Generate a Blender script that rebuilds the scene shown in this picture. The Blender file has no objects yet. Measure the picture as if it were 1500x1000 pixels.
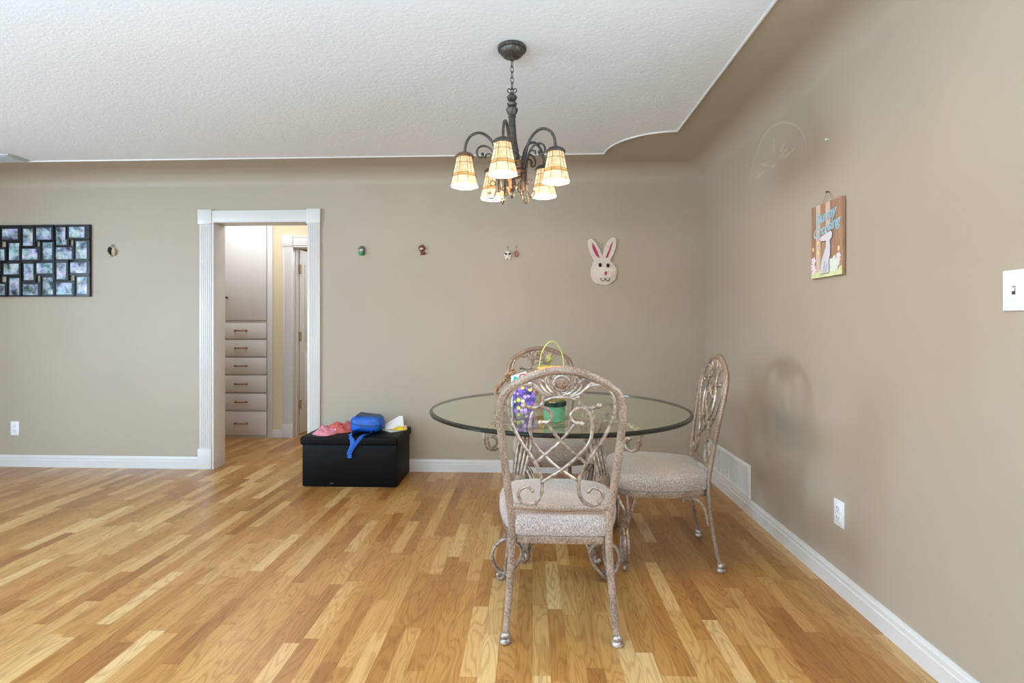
import bpy, bmesh, math, random
from mathutils import Vector, Matrix, noise
PI = math.pi
SC = bpy.context.scene
COL = SC.collection
random.seed(4)

# ------------------------------------------------------------------ colour + materials
def lin(v):
    v /= 255.0
    return v/12.92 if v <= .04045 else ((v+.055)/1.055)**2.4
def C(r, g, b): return (lin(r), lin(g), lin(b), 1.0)

class NT:
    def __init__(s, name):
        s.m = bpy.data.materials.new(name); s.m.use_nodes = True
        s.t = s.m.node_tree; s.t.nodes.clear()
        s.out = s.t.nodes.new('ShaderNodeOutputMaterial')
    def n(s, typ, _in=None, **kw):
        nd = s.t.nodes.new(typ)
        for k, v in kw.items(): setattr(nd, k, v)
        for k, v in (_in or {}).items():
            sock = nd.inputs[k]
            if hasattr(v, 'is_output') or isinstance(v, bpy.types.NodeSocket): s.t.links.new(v, sock)
            else: sock.default_value = v
        return nd
    def math(s, op, a, b=0.0, c=0.0):
        return s.n('ShaderNodeMath', {0: a, 1: b, 2: c}, operation=op).outputs[0]
    def vec(s, x, y, z): return s.n('ShaderNodeCombineXYZ', {0: x, 1: y, 2: z}).outputs[0]
    def ramp(s, fac, stops, mode='LINEAR'):
        r = s.n('ShaderNodeValToRGB', {0: fac}); r.color_ramp.interpolation = mode
        el = r.color_ramp.elements
        while len(el) < len(stops): el.new(.5)
        for e, (p, c) in zip(el, stops): e.position = p; e.color = c
        return r.outputs[0]
    def mix(s, f, a, b, mode='MIX'):
        m = s.n('ShaderNodeMix', None, data_type='RGBA', blend_type=mode)
        for k, v in ((0, f), (6, a), (7, b)):
            if isinstance(v, bpy.types.NodeSocket): s.t.links.new(v, m.inputs[k])
            else: m.inputs[k].default_value = v
        return m.outputs[2]
    def coord(s, which='Object'): return s.n('ShaderNodeTexCoord').outputs[which]
    def noise(s, vec, scale, detail=3.0, rough=.5, dist=0.0, out=0):
        return s.n('ShaderNodeTexNoise', {'Vector': vec, 'Scale': scale, 'Detail': detail, 'Roughness': rough, 'Distortion': dist}).outputs[out]
    def bump(s, h, strength, dist=.01):
        return s.n('ShaderNodeBump', {'Height': h, 'Strength': strength, 'Distance': dist}).outputs[0]
    def bsdf(s, col, rough=.6, metal=0.0, normal=None, **kw):
        d = {'Base Color': col, 'Roughness': rough, 'Metallic': metal}
        if normal is not None: d['Normal'] = normal
        d.update(kw)
        b = s.n('ShaderNodeBsdfPrincipled', d)
        s.t.links.new(b.outputs[0], s.out.inputs[0])
        return b

def plain(name, rgb, rough=.6, metal=0.0, var=.06, scale=30, bump=0.0, **kw):
    t = NT(name); co = t.coord()
    n = t.noise(co, scale, 3)
    dark = tuple(v*(1-var*1.5) for v in rgb[:3])+(1,)
    lite = tuple(min(1, v*(1+var*1.5)) for v in rgb[:3])+(1,)
    c = t.ramp(n, [(.3, dark), (.7, lite)])
    nm = t.bump(t.noise(co, scale*6, 2), bump, .002) if bump else None
    t.bsdf(c, rough, metal, nm, **kw)
    return t.m

def m_wall():
    t = NT('wall_paint'); co = t.coord()
    n = t.noise(co, 1.1, 3)
    c = t.ramp(n, [(.3, C(169, 155, 136)), (.7, C(174, 161, 143))])
    b = t.bump(t.noise(co, 90, 3), .12, .004)
    t.bsdf(c, .55, 0, b)
    return t.m
def m_ceiling():
    t = NT('ceiling_texture'); co = t.coord()
    w = t.n('ShaderNodeMapping', {'Vector': co, 'Scale': (1.0, 1.8, 1.0), 'Rotation': (0, 0, .5)}).outputs[0]
    n = t.noise(w, 26, 5, .6, 1.2)
    k = t.ramp(n, [(.42, (0, 0, 0, 1)), (.6, (1, 1, 1, 1))])
    b = t.bump(k, .16, .004)
    t.bsdf(C(228, 231, 235), .7, 0, b)
    return t.m
def m_floor():
    t = NT('oak_laminate'); co = t.coord()
    s = t.n('ShaderNodeSeparateXYZ', {0: co})
    x, y = s.outputs[0], s.outputs[1]
    X = t.math('DIVIDE', x, .0625); row = t.math('FLOOR', X)
    r1 = t.n('ShaderNodeTexWhiteNoise', {'W': row}, noise_dimensions='1D').outputs[0]
    Y = t.math('ADD', t.math('DIVIDE', y, .43), t.math('MULTIPLY', r1, 13.7)); colm = t.math('FLOOR', Y)
    wn = t.n('ShaderNodeTexWhiteNoise', {'Vector': t.vec(row, colm, 0.0)}, noise_dimensions='3D')
    rnd, rc = wn.outputs[0], wn.outputs[1]
    base = t.ramp(rnd, [(0, C(148, 98, 50)), (.25, C(166, 115, 59)), (.6, C(177, 129, 71)), (.85, C(189, 145, 88)), (1, C(204, 167, 113))])
    rs = t.n('ShaderNodeSeparateXYZ', {0: rc})
    # contour grain
    gx = t.math('ADD', t.math('MULTIPLY', x, 13.0), t.math('MULTIPLY', rs.outputs[0], 90.0))
    gy = t.math('ADD', t.math('MULTIPLY', y, 2.1), t.math('MULTIPLY', rs.outputs[1], 70.0))
    f = t.noise(t.vec(gx, gy, t.math('MULTIPLY', rnd, 37.0)), 1.0, 1.5, .4, .3)
    ring = t.math('SINE', t.math('MULTIPLY', f, 75.0))
    ringc = t.ramp(t.math('MULTIPLY_ADD', ring, .5, .5), [(.0, (1, 1, 1, 1)), (.62, (.97, .96, .95, 1)), (1, (.74, .68, .62, 1))])
    fine = t.noise(t.vec(t.math('MULTIPLY', x, 260.0), t.math('MULTIPLY', y, 7.0), rnd), 1.0, 4, .6)
    finec = t.ramp(fine, [(.3, (.83, .8, .77, 1)), (.6, (1.04, 1.04, 1.04, 1))])
    c = t.mix(.8, base, ringc, 'MULTIPLY'); c = t.mix(.8, c, finec, 'MULTIPLY')
    # joints
    fx = t.math('FRACT', X); fy = t.math('FRACT', Y)
    ex = t.math('MINIMUM', fx, t.math('SUBTRACT', 1.0, fx)); ey = t.math('MINIMUM', fy, t.math('SUBTRACT', 1.0, fy))
    jx = t.math('LESS_THAN', ex, .018); jy = t.math('LESS_THAN', ey, .0025)
    j = t.math('MAXIMUM', jx, jy)
    c = t.mix(t.math('MULTIPLY', j, .22), c, C(120, 75, 40))
    rr = t.math('MULTIPLY_ADD', fine, .10, .24)
    t.bsdf(c, rr, 0, t.bump(fine, .05, .001), **{'Specular IOR Level': .5})
    return t.m
def m_antique(name, a, b, metal=.25, rough=.42, scale=130):
    t = NT(name); co = t.coord()
    n = t.noise(co, scale, 4, .65)
    n2 = t.noise(co, 14, 3)
    k = t.math('ADD', t.math('MULTIPLY', n, .7), t.math('MULTIPLY', n2, .3))
    c = t.ramp(k, [(.36, a), (.62, b)])
    t.bsdf(c, rough, metal, t.bump(n, .25, .002))
    return t.m
def m_fabric():
    t = NT('chenille_fabric'); co = t.coord()
    mp = t.n('ShaderNodeMapping', {'Vector': co, 'Scale': (1, 1, .45)}).outputs[0]
    n = t.noise(mp, 260, 4, .7)
    n2 = t.noise(co, 9, 2)
    c = t.ramp(n, [(.34, C(122, 103, 93)), (.5, C(161, 144, 134)), (.66, C(200, 185, 176))])
    c = t.mix(.25, c, t.ramp(n2, [(.35, (.75, .72, .74, 1)), (.65, (1.05, 1.05, 1.05, 1))]), 'MULTIPLY')
    t.bsdf(c, .9, 0, t.bump(n, .35, .003), **{'Sheen Weight': .35})
    return t.m
def m_glass():
    t = NT('table_glass')
    fr = t.n('ShaderNodeFresnel', {'IOR': 1.5})
    tr = t.n('ShaderNodeBsdfTransparent', {'Color': (.94, .97, .90, 1)})
    gl = t.n('ShaderNodeBsdfGlossy', {'Color': (.95, 1, .97, 1), 'Roughness': .015})
    bf = t.n('ShaderNodeNewGeometry').outputs['Backfacing']
    mx = t.n('ShaderNodeMixShader', {0: t.math('MULTIPLY', fr.outputs[0], t.math('SUBTRACT', 1.0, bf)), 1: tr.outputs[0], 2: gl.outputs[0]})
    co = t.coord(); n = t.noise(co, 3, 2)
    t.t.links.new(t.ramp(n, [(.3, (.935, .965, .89, 1)), (.7, (.945, .975, .91, 1))]), tr.inputs[0])
    t.t.links.new(mx.outputs[0], t.out.inputs[0])
    return t.m
def m_green_glass(name, col):
    t = NT(name); n = t.noise(t.coord(), 40, 2)
    c = t.ramp(n, [(.3, tuple(v*.85 for v in col[:3])+(1,)), (.7, col)])
    t.bsdf(c, .12, 0, None, **{'Transmission Weight': .45, 'IOR': 1.2})
    return t.m
def m_emit(name, col, strength, base=None):
    t = NT(name)
    n = t.noise(t.coord(), 20, 2)
    c = t.ramp(n, [(.3, tuple(v*.94 for v in col[:3])+(1,)), (.7, col)])
    t.bsdf(base or col, .4, 0, None, **{'Emission Color': c, 'Emission Strength': strength})
    return t.m
def m_shade():
    t = NT('stained_glass'); co = t.coord()
    s = t.n('ShaderNodeSeparateXYZ', {0: co})
    n = t.noise(co, 45, 3, .6)
    z = t.math('ADD', s.outputs[2], t.math('MULTIPLY', n, .002))
    cream = t.ramp(n, [(.3, C(250, 214, 156)), (.6, C(255, 236, 204))])
    amber = t.ramp(n, [(.3, C(216, 150, 62)), (.7, C(240, 190, 112))])
    band = t.math('MULTIPLY', t.math('GREATER_THAN', z, .040), t.math('LESS_THAN', z, .050))
    vor = t.n('ShaderNodeTexVoronoi', {'Vector': co, 'Scale': 28.0}).outputs[1]
    vs = t.n('ShaderNodeSeparateXYZ', {0: vor}).outputs[0]
    c = t.mix(t.math('MULTIPLY', t.math('GREATER_THAN', vs, .6), .45), cream, amber)
    c = t.mix(band, c, amber)
    t.bsdf(t.mix(1.0, c, (.22, .20, .17, 1), 'MULTIPLY'), .3, 0, None, **{'Emission Color': c, 'Emission Strength': .80})
    return t.m
def m_photo():
    t = NT('printed_photo'); co = t.coord('Object')
    oi = t.n('ShaderNodeObjectInfo').outputs['Random']
    s = t.n('ShaderNodeSeparateXYZ', {0: co})
    v = t.vec(s.outputs[0], t.math('MULTIPLY', oi, 40.0), s.outputs[2])
    n = t.noise(v, 15, 3, .6, .3)
    n2 = t.noise(v, 55, 3, .6)
    c = t.ramp(n, [(.32, C(28, 34, 48)), (.43, C(104, 120, 134)), (.56, C(164, 182, 194)), (.72, C(205, 214, 222))])
    hue = t.n('ShaderNodeTexNoise', {'Vector': v, 'Scale': 14.0}).outputs[1]
    c = t.mix(.5, c, hue, 'OVERLAY')
    warm = t.ramp(n2, [(.58, (1, 1, 1, 1)), (.66, C(214, 160, 130))])
    c = t.mix(.45, c, warm, 'MULTIPLY')
    t.bsdf(c, .3)
    return t.m
def m_bag():
    t = NT('patterned_paper'); co = t.coord()
    v = t.n('ShaderNodeTexVoronoi', {'Vector': co, 'Scale': 52.0})
    r = t.n('ShaderNodeSeparateXYZ', {0: v.outputs[1]}).outputs[0]
    c = t.ramp(r, [(0, C(120, 90, 190)), (.25, C(196, 165, 225)), (.42, C(45, 45, 90)), (.55, C(215, 225, 90)), (.68, C(225, 225, 235)), (.8, C(150, 110, 205)), (.92, C(215, 110, 110))], 'CONSTANT')
    d = t.math('GREATER_THAN', v.outputs[0], .52)
    c = t.mix(t.math('MULTIPLY', d, .8), c, C(50, 42, 95))
    t.bsdf(c, .5)
    return t.m
def m_wood(name, a, b):
    t = NT(name); co = t.coord()
    m = t.n('ShaderNodeMapping', {'Vector': co, 'Scale': (60, 60, 5)}).outputs[0]
    n = t.noise(m, 1, 4, .6, .5)
    t.bsdf(t.ramp(n, [(.3, a), (.7, b)]), .7)
    return t.m
def m_woven(name, a, b):
    t = NT(name); co = t.coord()
    w = t.n('ShaderNodeTexWave', {'Vector': co, 'Scale': 30.0, 'Distortion': 1.0}, bands_direction='Z').outputs[1]
    t.bsdf(t.ramp(w, [(.2, a), (.8, b)]), .7, 0, t.bump(w, .5, .004))
    return t.m

M = dict(
 wall=m_wall(), ceiling=m_ceiling(), floor=m_floor(),
 trim=plain('white_trim', C(211, 206, 201), .35, var=.01, scale=4),
 hallwall=plain('hall_paint', C(214, 196, 160), .6, var=.02, scale=2),
 cab=plain('cabinet_paint', C(214, 211, 206), .42, var=.01, scale=3),
 plastic=plain('white_plastic', C(232, 233, 236), .3, var=.01),
 slot=plain('dark_slot', C(60, 58, 55), .6),
 vent=plain('vent_enamel', C(222, 221, 220), .4, var=.01),
 ventdark=plain('vent_inside', C(60, 57, 54), .7),
 cvent=plain('ceiling_vent_enamel', C(176, 178, 176), .5, var=.02),
 copper=plain('aged_copper', C(176, 122, 84), .35, .8),
 brass=plain('hinge_brass', C(176, 140, 100), .4, .7),
 post=m_antique('stone_finish', C(100, 76, 60), C(174, 150, 131), .15, .45, 150),
 tube=m_antique('brushed_antique_finish', C(106, 86, 73), C(190, 172, 156), .40, .34, 60),
 fabric=m_fabric(),
 disc=m_antique('mottled_medallion', C(80, 56, 42), C(168, 134, 108), .1, .4, 120),
 glass=m_glass(),
 rim=plain('glass_edge', C(16, 23, 18), .16, 0, var=.1),
 bronze=m_antique('oil_rubbed_bronze', C(52, 47, 43), C(92, 85, 79), .5, .42, 90),
 rust=m_antique('copper_bronze', C(92, 62, 44), C(140, 104, 80), .5, .4, 90),
 shade=m_shade(),
 lining=m_emit('lit_shade_lining', (1, .90, .72, 1), 3.2),
 bulb=m_emit('lit_bulb', (1, .88, .66, 1), 14.0),
 lead=plain('shade_leading', C(84, 60, 36), .5, .3),
 leather=plain('black_faux_leather', C(5, 5, 6), .5, var=.15, scale=60, bump=.3, **{'Specular IOR Level': .14}),
 frameblk=plain('black_frame', C(10, 14, 20), .35, var=.1),
 photo=m_photo(),
 pink=plain('pink_fabric', C(205, 130, 142), .85, var=.12, scale=24),
 coral=plain('coral_fabric', C(190, 88, 82), .85, var=.12, scale=24),
 blue=plain('blue_nylon', C(20, 86, 176), .5, var=.18, scale=18),
 navy=plain('navy_panel', C(52, 70, 92), .5, var=.3, scale=40),
 paper=plain('white_paper', C(236, 236, 236), .7, var=.02),
 yellow=plain('yellow_wrapper', C(232, 200, 40), .5, var=.15, scale=50),
 peach=plain('peach_paper', C(226, 180, 140), .6, var=.1),
 bag=m_bag(),
 tealbag=plain('pale_frosted_bag', C(196, 210, 204), .4, var=.06, scale=20),
 teal=plain('teal_print', C(40, 160, 160), .4, var=.15),
 jar=m_green_glass('green_jar_glass', C(128, 190, 140)),
 lid=plain('dark_green_lid', C(24, 46, 34), .25, var=.3),
 basket=m_woven('yellow_weave', C(196, 160, 60), C(232, 206, 110)),
 lime=plain('lime_handle', C(196, 212, 110), .4, var=.06),
 olive=plain('olive_ornament', C(150, 150, 80), .5, var=.4, scale=120),
 twig=plain('brown_twig', C(150, 118, 84), .8, var=.3, scale=80),
 yarn=plain('white_yarn', C(222, 212, 201), .9, var=.05, scale=100),
 magenta=plain('dark_pink_yarn', C(176, 60, 92), .9, var=.1, scale=100),
 black=plain('black_felt', C(22, 20, 18), .8),
 greenp=plain('green_paint', C(44, 130, 84), .5),
 greend=plain('dark_green_paint', C(70, 96, 78), .6),
 palepink=plain('pale_pink_paint', C(206, 176, 170), .6),
 redp=plain('dark_red_paint', C(104, 34, 30), .5),
 brownp=plain('brown_paint', C(112, 66, 44), .5),
 tanp=plain('tan_paint', C(196, 170, 146), .6),
 rosy=plain('rosy_brown_paint', C(168, 112, 92), .6),
 nail=plain('nail_steel', C(90, 80, 68), .4, .8),
 twine=plain('jute_twine', C(170, 158, 138), .8, var=.15, scale=200),
 plank_a=m_wood('plank_brown', C(136, 100, 80), C(176, 138, 112)),
 plank_b=m_wood('plank_pale', C(190, 166, 148), C(214, 192, 172)),
 plank_c=m_wood('plank_rust', C(148, 110, 84), C(184, 146, 116)),
 signblue=plain('sign_blue_paint', C(146, 190, 204), .6, var=.05),
 signgrey=plain('sign_rabbit_paint', C(208, 206, 214), .6, var=.04),
 signdark=plain('sign_outline_paint', C(104, 88, 80), .6),
 signgreen=plain('sign_grass_paint', C(206, 214, 160), .6, var=.06),
 signflower=plain('sign_flower_paint', C(232, 214, 222), .6, var=.04),
 signyellow=plain('sign_yellow_paint', C(232, 208, 140), .6),
 signwhite=plain('sign_bush_paint', C(216, 224, 216), .6, var=.03),
 pale_fan=plain('pale_fan_colour', C(182, 171, 153), .5, var=.02),
)

# ------------------------------------------------------------------ mesh helpers
def fin(name, bm, mats, parent=None, smooth=True, loc=None):
    me = bpy.data.meshes.new(name)
    bmesh.ops.recalc_face_normals(bm, faces=bm.faces)
    bm.to_mesh(me); bm.free()
    if not isinstance(mats, (list, tuple)): mats = [mats]
    for m in mats: me.materials.append(m)
    if smooth:
        for p in me.polygons: p.use_smooth = True
        try: me.set_sharp_from_angle(angle=math.radians(38))
        except Exception: pass
    o = bpy.data.objects.new(name, me); COL.objects.link(o)
    if parent is not None: o.parent = parent
    if loc is not None: o.location = loc
    return o
def thing(name, label, cat, loc=(0, 0, 0), rz=0, group=None):
    o = bpy.data.objects.new(name, None); COL.objects.link(o)
    o.empty_display_size = .05
    o.location = loc; o.rotation_euler = (0, 0, rz)
    o['label'] = label; o['category'] = cat
    if group: o['group'] = group
    return o
def tag(o, label, cat, group=None):
    o['label'] = label; o['category'] = cat
    if group: o['group'] = group
    return o
def struct(o): o['kind'] = 'structure'; return o

def box(bm, a, b, mat=0, bev=0, seg=2):
    x0, y0, z0 = a; x1, y1, z1 = b
    tmp = bmesh.new()
    vs = [tmp.verts.new(p) for p in ((x0,y0,z0),(x1,y0,z0),(x1,y1,z0),(x0,y1,z0),(x0,y0,z1),(x1,y0,z1),(x1,y1,z1),(x0,y1,z1))]
    for f in ((0,3,2,1),(4,5,6,7),(0,1,5,4),(1,2,6,5),(2,3,7,6),(3,0,4,7)): tmp.faces.new([vs[i] for i in f])
    if bev: bmesh.ops.bevel(tmp, geom=list(tmp.edges), offset=bev, segments=seg, affect='EDGES', profile=.5)
    merge(bm, tmp, mat)
def merge(bm, tmp, mat=0, mtx=None):
    mp = {}
    for v in tmp.verts: mp[v] = bm.verts.new(mtx @ v.co if mtx else v.co)
    for f in tmp.faces:
        try:
            g = bm.faces.new([mp[v] for v in f.verts]); g.material_index = mat if mat is not None else f.material_index
        except ValueError: pass
    tmp.free()
def smooth(pts, n=6, closed=False):
    P = [Vector(p) for p in pts]; out = []
    N = len(P)
    rng = range(N) if closed else range(N-1)
    for i in rng:
        p0 = P[(i-1) % N] if closed or i > 0 else P[0]*2-P[1]
        p1 = P[i]; p2 = P[(i+1) % N]
        p3 = P[(i+2) % N] if closed or i < N-2 else P[-1]*2-P[-2]
        for k in range(n):
            t = k/n
            out.append(.5*((2*p1)+(p2-p0)*t+(2*p0-5*p1+4*p2-p3)*t*t+(3*p1-p0-3*p2+p3)*t**3))
    if not closed: out.append(P[-1])
    return out
def tube(bm, pts, r, seg=8, closed=False, mat=0, up=None, flat=1.0):
    """sweep; r a number or list; with up given, the section keeps that axis (width r along side, r*flat along up)"""
    P = [Vector(p) for p in pts]; N = len(P)
    R = r if isinstance(r, (list, tuple)) else [r]*N
    if len(R) != N:
        R = [R[min(len(R)-1, int(i/(N-1)*(len(R)-1)))]*(1-((i/(N-1)*(len(R)-1)) % 1))+R[min(len(R)-1, int(i/(N-1)*(len(R)-1))+1)]*((i/(N-1)*(len(R)-1)) % 1) for i in range(N)]
    rings = []; nrm = None
    for i in range(N):
        if closed: t = P[(i+1) % N]-P[i-1]
        else: t = P[min(i+1, N-1)]-P[max(i-1, 0)]
        if t.length < 1e-9: t = Vector((0, 0, 1))
        t.normalize()
        if up is not None:
            u = Vector(up); u = u-t*u.dot(t)
            if u.length < 1e-4: u = nrm if nrm else t.orthogonal()
            nrm = u.normalized()
        else:
            if nrm is None: nrm = t.orthogonal().normalized()
            else:
                nrm = nrm-t*nrm.dot(t)
                nrm = nrm.normalized() if nrm.length > 1e-6 else t.orthogonal().normalized()
        b = t.cross(nrm)
        rings.append([bm.verts.new(P[i]+(b*math.cos(a)+nrm*math.sin(a)*flat)*R[i]) for a in [2*PI*k/seg for k in range(seg)]])
    for i in range(N if closed else N-1):
        A = rings[i]; B = rings[(i+1) % N]
        for k in range(seg):
            f = bm.faces.new((A[k], A[(k+1) % seg], B[(k+1) % seg], B[k])); f.material_index = mat
    if not closed:
        for rg, rev in ((rings[0], 1), (rings[-1], 0)):
            f = bm.faces.new(list(reversed(rg)) if rev else rg); f.material_index = mat
def lathe(bm, prof, seg=24, c=(0, 0, 0), mat=0, mtx=None):
    rings = []
    c = Vector(c)
    for r, z in prof:
        if r < 1e-6:
            p = Vector((0, 0, z)); p = (mtx @ p) if mtx else p
            rings.append([bm.verts.new(p+c)])
        else:
            rg = []
            for k in range(seg):
                p = Vector((r*math.cos(2*PI*k/seg), r*math.sin(2*PI*k/seg), z)); p = (mtx @ p) if mtx else p
                rg.append(bm.verts.new(p+c))
            rings.append(rg)
    for A, B in zip(rings, rings[1:]):
        if len(A) == 1 and len(B) == 1: continue
        for k in range(seg):
            if len(A) == 1: vs = (A[0], B[(k+1) % seg], B[k])
            elif len(B) == 1: vs = (A[k], A[(k+1) % seg], B[0])
            else: vs = (A[k], A[(k+1) % seg], B[(k+1) % seg], B[k])
            try: bm.faces.new(vs).material_index = mat
            except ValueError: pass
def ball(bm, c, r, mat=0, seg=12, sc=(1, 1, 1), rot=None):
    tmp = bmesh.new()
    bmesh.ops.create_uvsphere(tmp, u_segments=seg, v_segments=max(6, seg*2//3), radius=r)
    m = Matrix.Translation(Vector(c)) @ (rot.to_4x4() if rot else Matrix()) @ Matrix.Diagonal((*sc, 1))
    merge(bm, tmp, mat, m)
def prism(bm, pts2, y0, y1, mat=0):
    """polygon in x/z extruded along y"""
    A = [bm.verts.new((p[0], y0, p[1])) for p in pts2]
    B = [bm.verts.new((p[0], y1, p[1])) for p in pts2]
    bm.faces.new(A).material_index = mat
    bm.faces.new(list(reversed(B))).material_index = mat
    n = len(pts2)
    for i in range(n): bm.faces.new((A[i], B[i], B[(i+1) % n], A[(i+1) % n])).material_index = mat
def NB(): return bmesh.new()

# ------------------------------------------------------------------ the room
XR, YB, ZC = 1.376, 4.10, 2.46
XL, YF = -5.6, -2.0
HB, HXL, HXR = 5.26, -4.6, -1.30      # hall back wall, hall side walls
DX0, DX1, DZ = -2.64, -1.851, 2.045
WT = .138

bm = NB(); box(bm, (XL-.2, YF-.2, -.08), (XR+.2, 7.0, 0)); struct(fin('floor', bm, M['floor'], smooth=False))
# back wall with the doorway
bm = NB()
box(bm, (XL-.2, YB, 0), (DX0-.017, YB+WT, 2.7)); box(bm, (DX1+.017, YB, 0), (XR+.15, YB+WT, 2.7)); box(bm, (DX0-.017, YB, DZ+.017), (DX1+.017, YB+WT, 2.7))
struct(fin('wall_back', bm, M['wall'], smooth=False))
def wall_x(name, x0, x1, y0, y1, opening):
    oy0, oy1, oz0, oz1 = opening; bm = NB()
    box(bm, (x0, y0, 0), (x1, oy0, 2.7)); box(bm, (x0, oy1, 0), (x1, y1, 2.7))
    box(bm, (x0, oy0, 0), (x1, oy1, oz0)); box(bm, (x0, oy0, oz1), (x1, oy1, 2.7))
    return struct(fin(name, bm, M['wall'], smooth=False))
RW = (.65, 1.35, .8, 1.9); LW = (.3, 1.6, .75, 1.95)
wall_x('wall_right', XR, XR+.15, YF-.15, YB, RW)
wall_x('wall_left', XL-.15, XL, YF-.15, YB, LW)
FW = (-5.2, -1.4, .55, 2.15)
bm = NB()
box(bm, (XL, YF-.15, 0), (FW[0], YF, 2.7)); box(bm, (FW[1], YF-.15, 0), (XR, YF, 2.7))
box(bm, (FW[0], YF-.15, 0), (FW[1], YF, FW[2])); box(bm, (FW[0], YF-.15, FW[3]), (FW[1], YF, 2.7))
struct(fin('wall_front', bm, M['wall'], smooth=False))
# window frames (behind and beside the camera)
def winframe(name, pl, a0, a1, z0, z1, at, th):
    bm = NB(); w = .06
    def B(p0, p1, q0, q1):
        if pl == 'x': box(bm, (at, p0, q0), (at+th, p1, q1))
        else: box(bm, (p0, at, q0), (p1, at+th, q1))
    B(a0, a1, z0, z0+w); B(a0, a1, z1-w, z1); B(a0, a0+w, z0+w, z1-w); B(a1-w, a1, z0+w, z1-w)
    mid = (a0+a1)/2; B(mid-w/2, mid+w/2, z0+w, z1-w)
    struct(fin(name, bm, M['trim'], smooth=False))
winframe('window_1', 'x', *LW, XL-.10, .05)
winframe('added_window_2', 'x', *RW, XR+.05, .05)  # unseen window, added and narrowed so its light casts sharp chair shadows
winframe('window_3', 'y', *FW, YF-.10, .05)

# white ceiling field: concave quarter circle bitten out of its corner
LX, LY, RQ = .943, 3.745, .416
arc = [(LX-RQ*math.cos(a), LY-RQ*math.sin(a)) for a in [PI/2*k/20 for k in range(21)]]   # from back lip to right lip
outline = [(XL, YF), (XL, LY)]+arc+[(LX, YF)]
bm = NB()
lo = [bm.verts.new((x, y, ZC)) for x, y in outline]; hi = [bm.verts.new((x, y, ZC+.12)) for x, y in outline]
bm.faces.new(lo); bm.faces.new(list(reversed(hi)))
for i in range(len(lo)):
    j = (i+1) % len(lo); bm.faces.new((lo[i], hi[i], hi[j], lo[j]))
struct(fin('ceiling', bm, M['ceiling'], smooth=False))
# painted coved border between ceiling field and walls
S0, DROP = .17, .115
def fz(s):
    s = max(0, s)
    if s >= S0: return ZC
    return ZC-DROP+DROP*math.sqrt(max(0, 1-((S0-s)/S0)**2))
bm = NB()
ins = [(XL, YB-S0), (XR-S0, YB-S0), (XR-S0, YF)]
poly = [(XL, LY)]+arc+[(LX, YF), (XR-S0, YF), (XR-S0, YB-S0), (XL, YB-S0)]
bm.faces.new([bm.verts.new((x, y, ZC)) for x, y in poly])
K = 14
ss = [S0*(1-math.cos(PI/2*k/K)) for k in range(K+1)]
def strip(rows):
    R = [[bm.verts.new(p) for p in r] for r in rows]
    for A, B in zip(R, R[1:]): bm.faces.new((A[0], A[1], B[1], B[0]))
strip([[(XL, YB-s, fz(s)), (XR-s, YB-s, fz(s))] for s in ss])
strip([[(XR-s, YF, fz(s)), (XR-s, YB-s, fz(s))] for s in ss])
bmesh.ops.remove_doubles(bm, verts=bm.verts, dist=1e-5)
bmesh.ops.triangulate(bm, faces=bm.faces)
o = struct(fin('trim_1', bm, M['wall']))
# white bead along the edge
bm = NB(); tube(bm, [Vector((x, y, ZC-.002)) for x, y in [(XL, LY)]+arc], .0075, 8)
tube(bm, [Vector((LX, LY-RQ, ZC-.002)), Vector((LX, YF, ZC-.002))], .0075, 8)
struct(fin('trim_2', bm, M['trim']))

# hall shell
bm = NB(); box(bm, (HXL, YB+WT, 2.42), (HXR, 7.0, 2.5)); struct(fin('ceiling_hall', bm, M['ceiling'], smooth=False))
bm = NB(); box(bm, (HXL-.1, YB+WT, 0), (HXL, 7.0, 2.5)); struct(fin('wall_hall_left', bm, M['hallwall'], smooth=False))
bm = NB(); box(bm, (HXR, YB+WT, 0), (HXR+.1, 7.0, 2.5)); struct(fin('wall_hall_right', bm, M['hallwall'], smooth=False))
# hall back wall: cabinet niche left of x=-2.755, doorway right of -2.482
IX0, IX1 = -2.530, -1.72
bm = NB()
box(bm, (-2.755, HB, 0), (IX0-.02, HB+.12, 2.5)); box(bm, (IX1, HB, 0), (HXR, HB+.12, 2.5)); box(bm, (IX0-.02, HB, 2.035), (IX1, HB+.12, 2.5))
box(bm, (HXL, HB, 0), (-3.60, HB+.12, 2.5)); box(bm, (-3.60, HB, 2.36), (-2.755, HB+.12, 2.5))
struct(fin('wall_hall_back', bm, M['hallwall'], smooth=False))
bm = NB(); box(bm, (HXL, 6.95, 0), (HXR, 7.0, 2.5)); struct(fin('wall_far_room', bm, M['hallwall'], smooth=False))

# baseboards with a stepped profile
def baseboard(name, axis, a0, a1, wall, sgn, h=.098, m='trim'):
    prof = [(0, 0), (.016, 0), (.016, h*.62), (.012, h*.66), (.012, h*.84), (.007, h*.9), (.005, h), (0, h)]
    bm = NB()
    def P(d, z, a): return (a, wall+sgn*d, z) if axis == 'x' else (wall+sgn*d, a, z)
    A = [bm.verts.new(P(d, z, a0)) for d, z in prof]; B = [bm.verts.new(P(d, z, a1)) for d, z in prof]
    bm.faces.new(A); bm.faces.new(list(reversed(B)))
    for i in range(len(prof)):
        j = (i+1) % len(prof); bm.faces.new((A[i], B[i], B[j], A[j]))
    struct(fin(name, bm, M[m], smooth=False))
baseboard('baseboard_back_left', 'x', XL, -2.772, YB, -1)
baseboard('baseboard_back_right', 'x', -1.741, XR, YB, -1)
baseboard('baseboard_right', 'y', YF, YB, XR, -1)
baseboard('baseboard_hall', 'x', -2.755, -2.644, HB, -1, .085)

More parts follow.
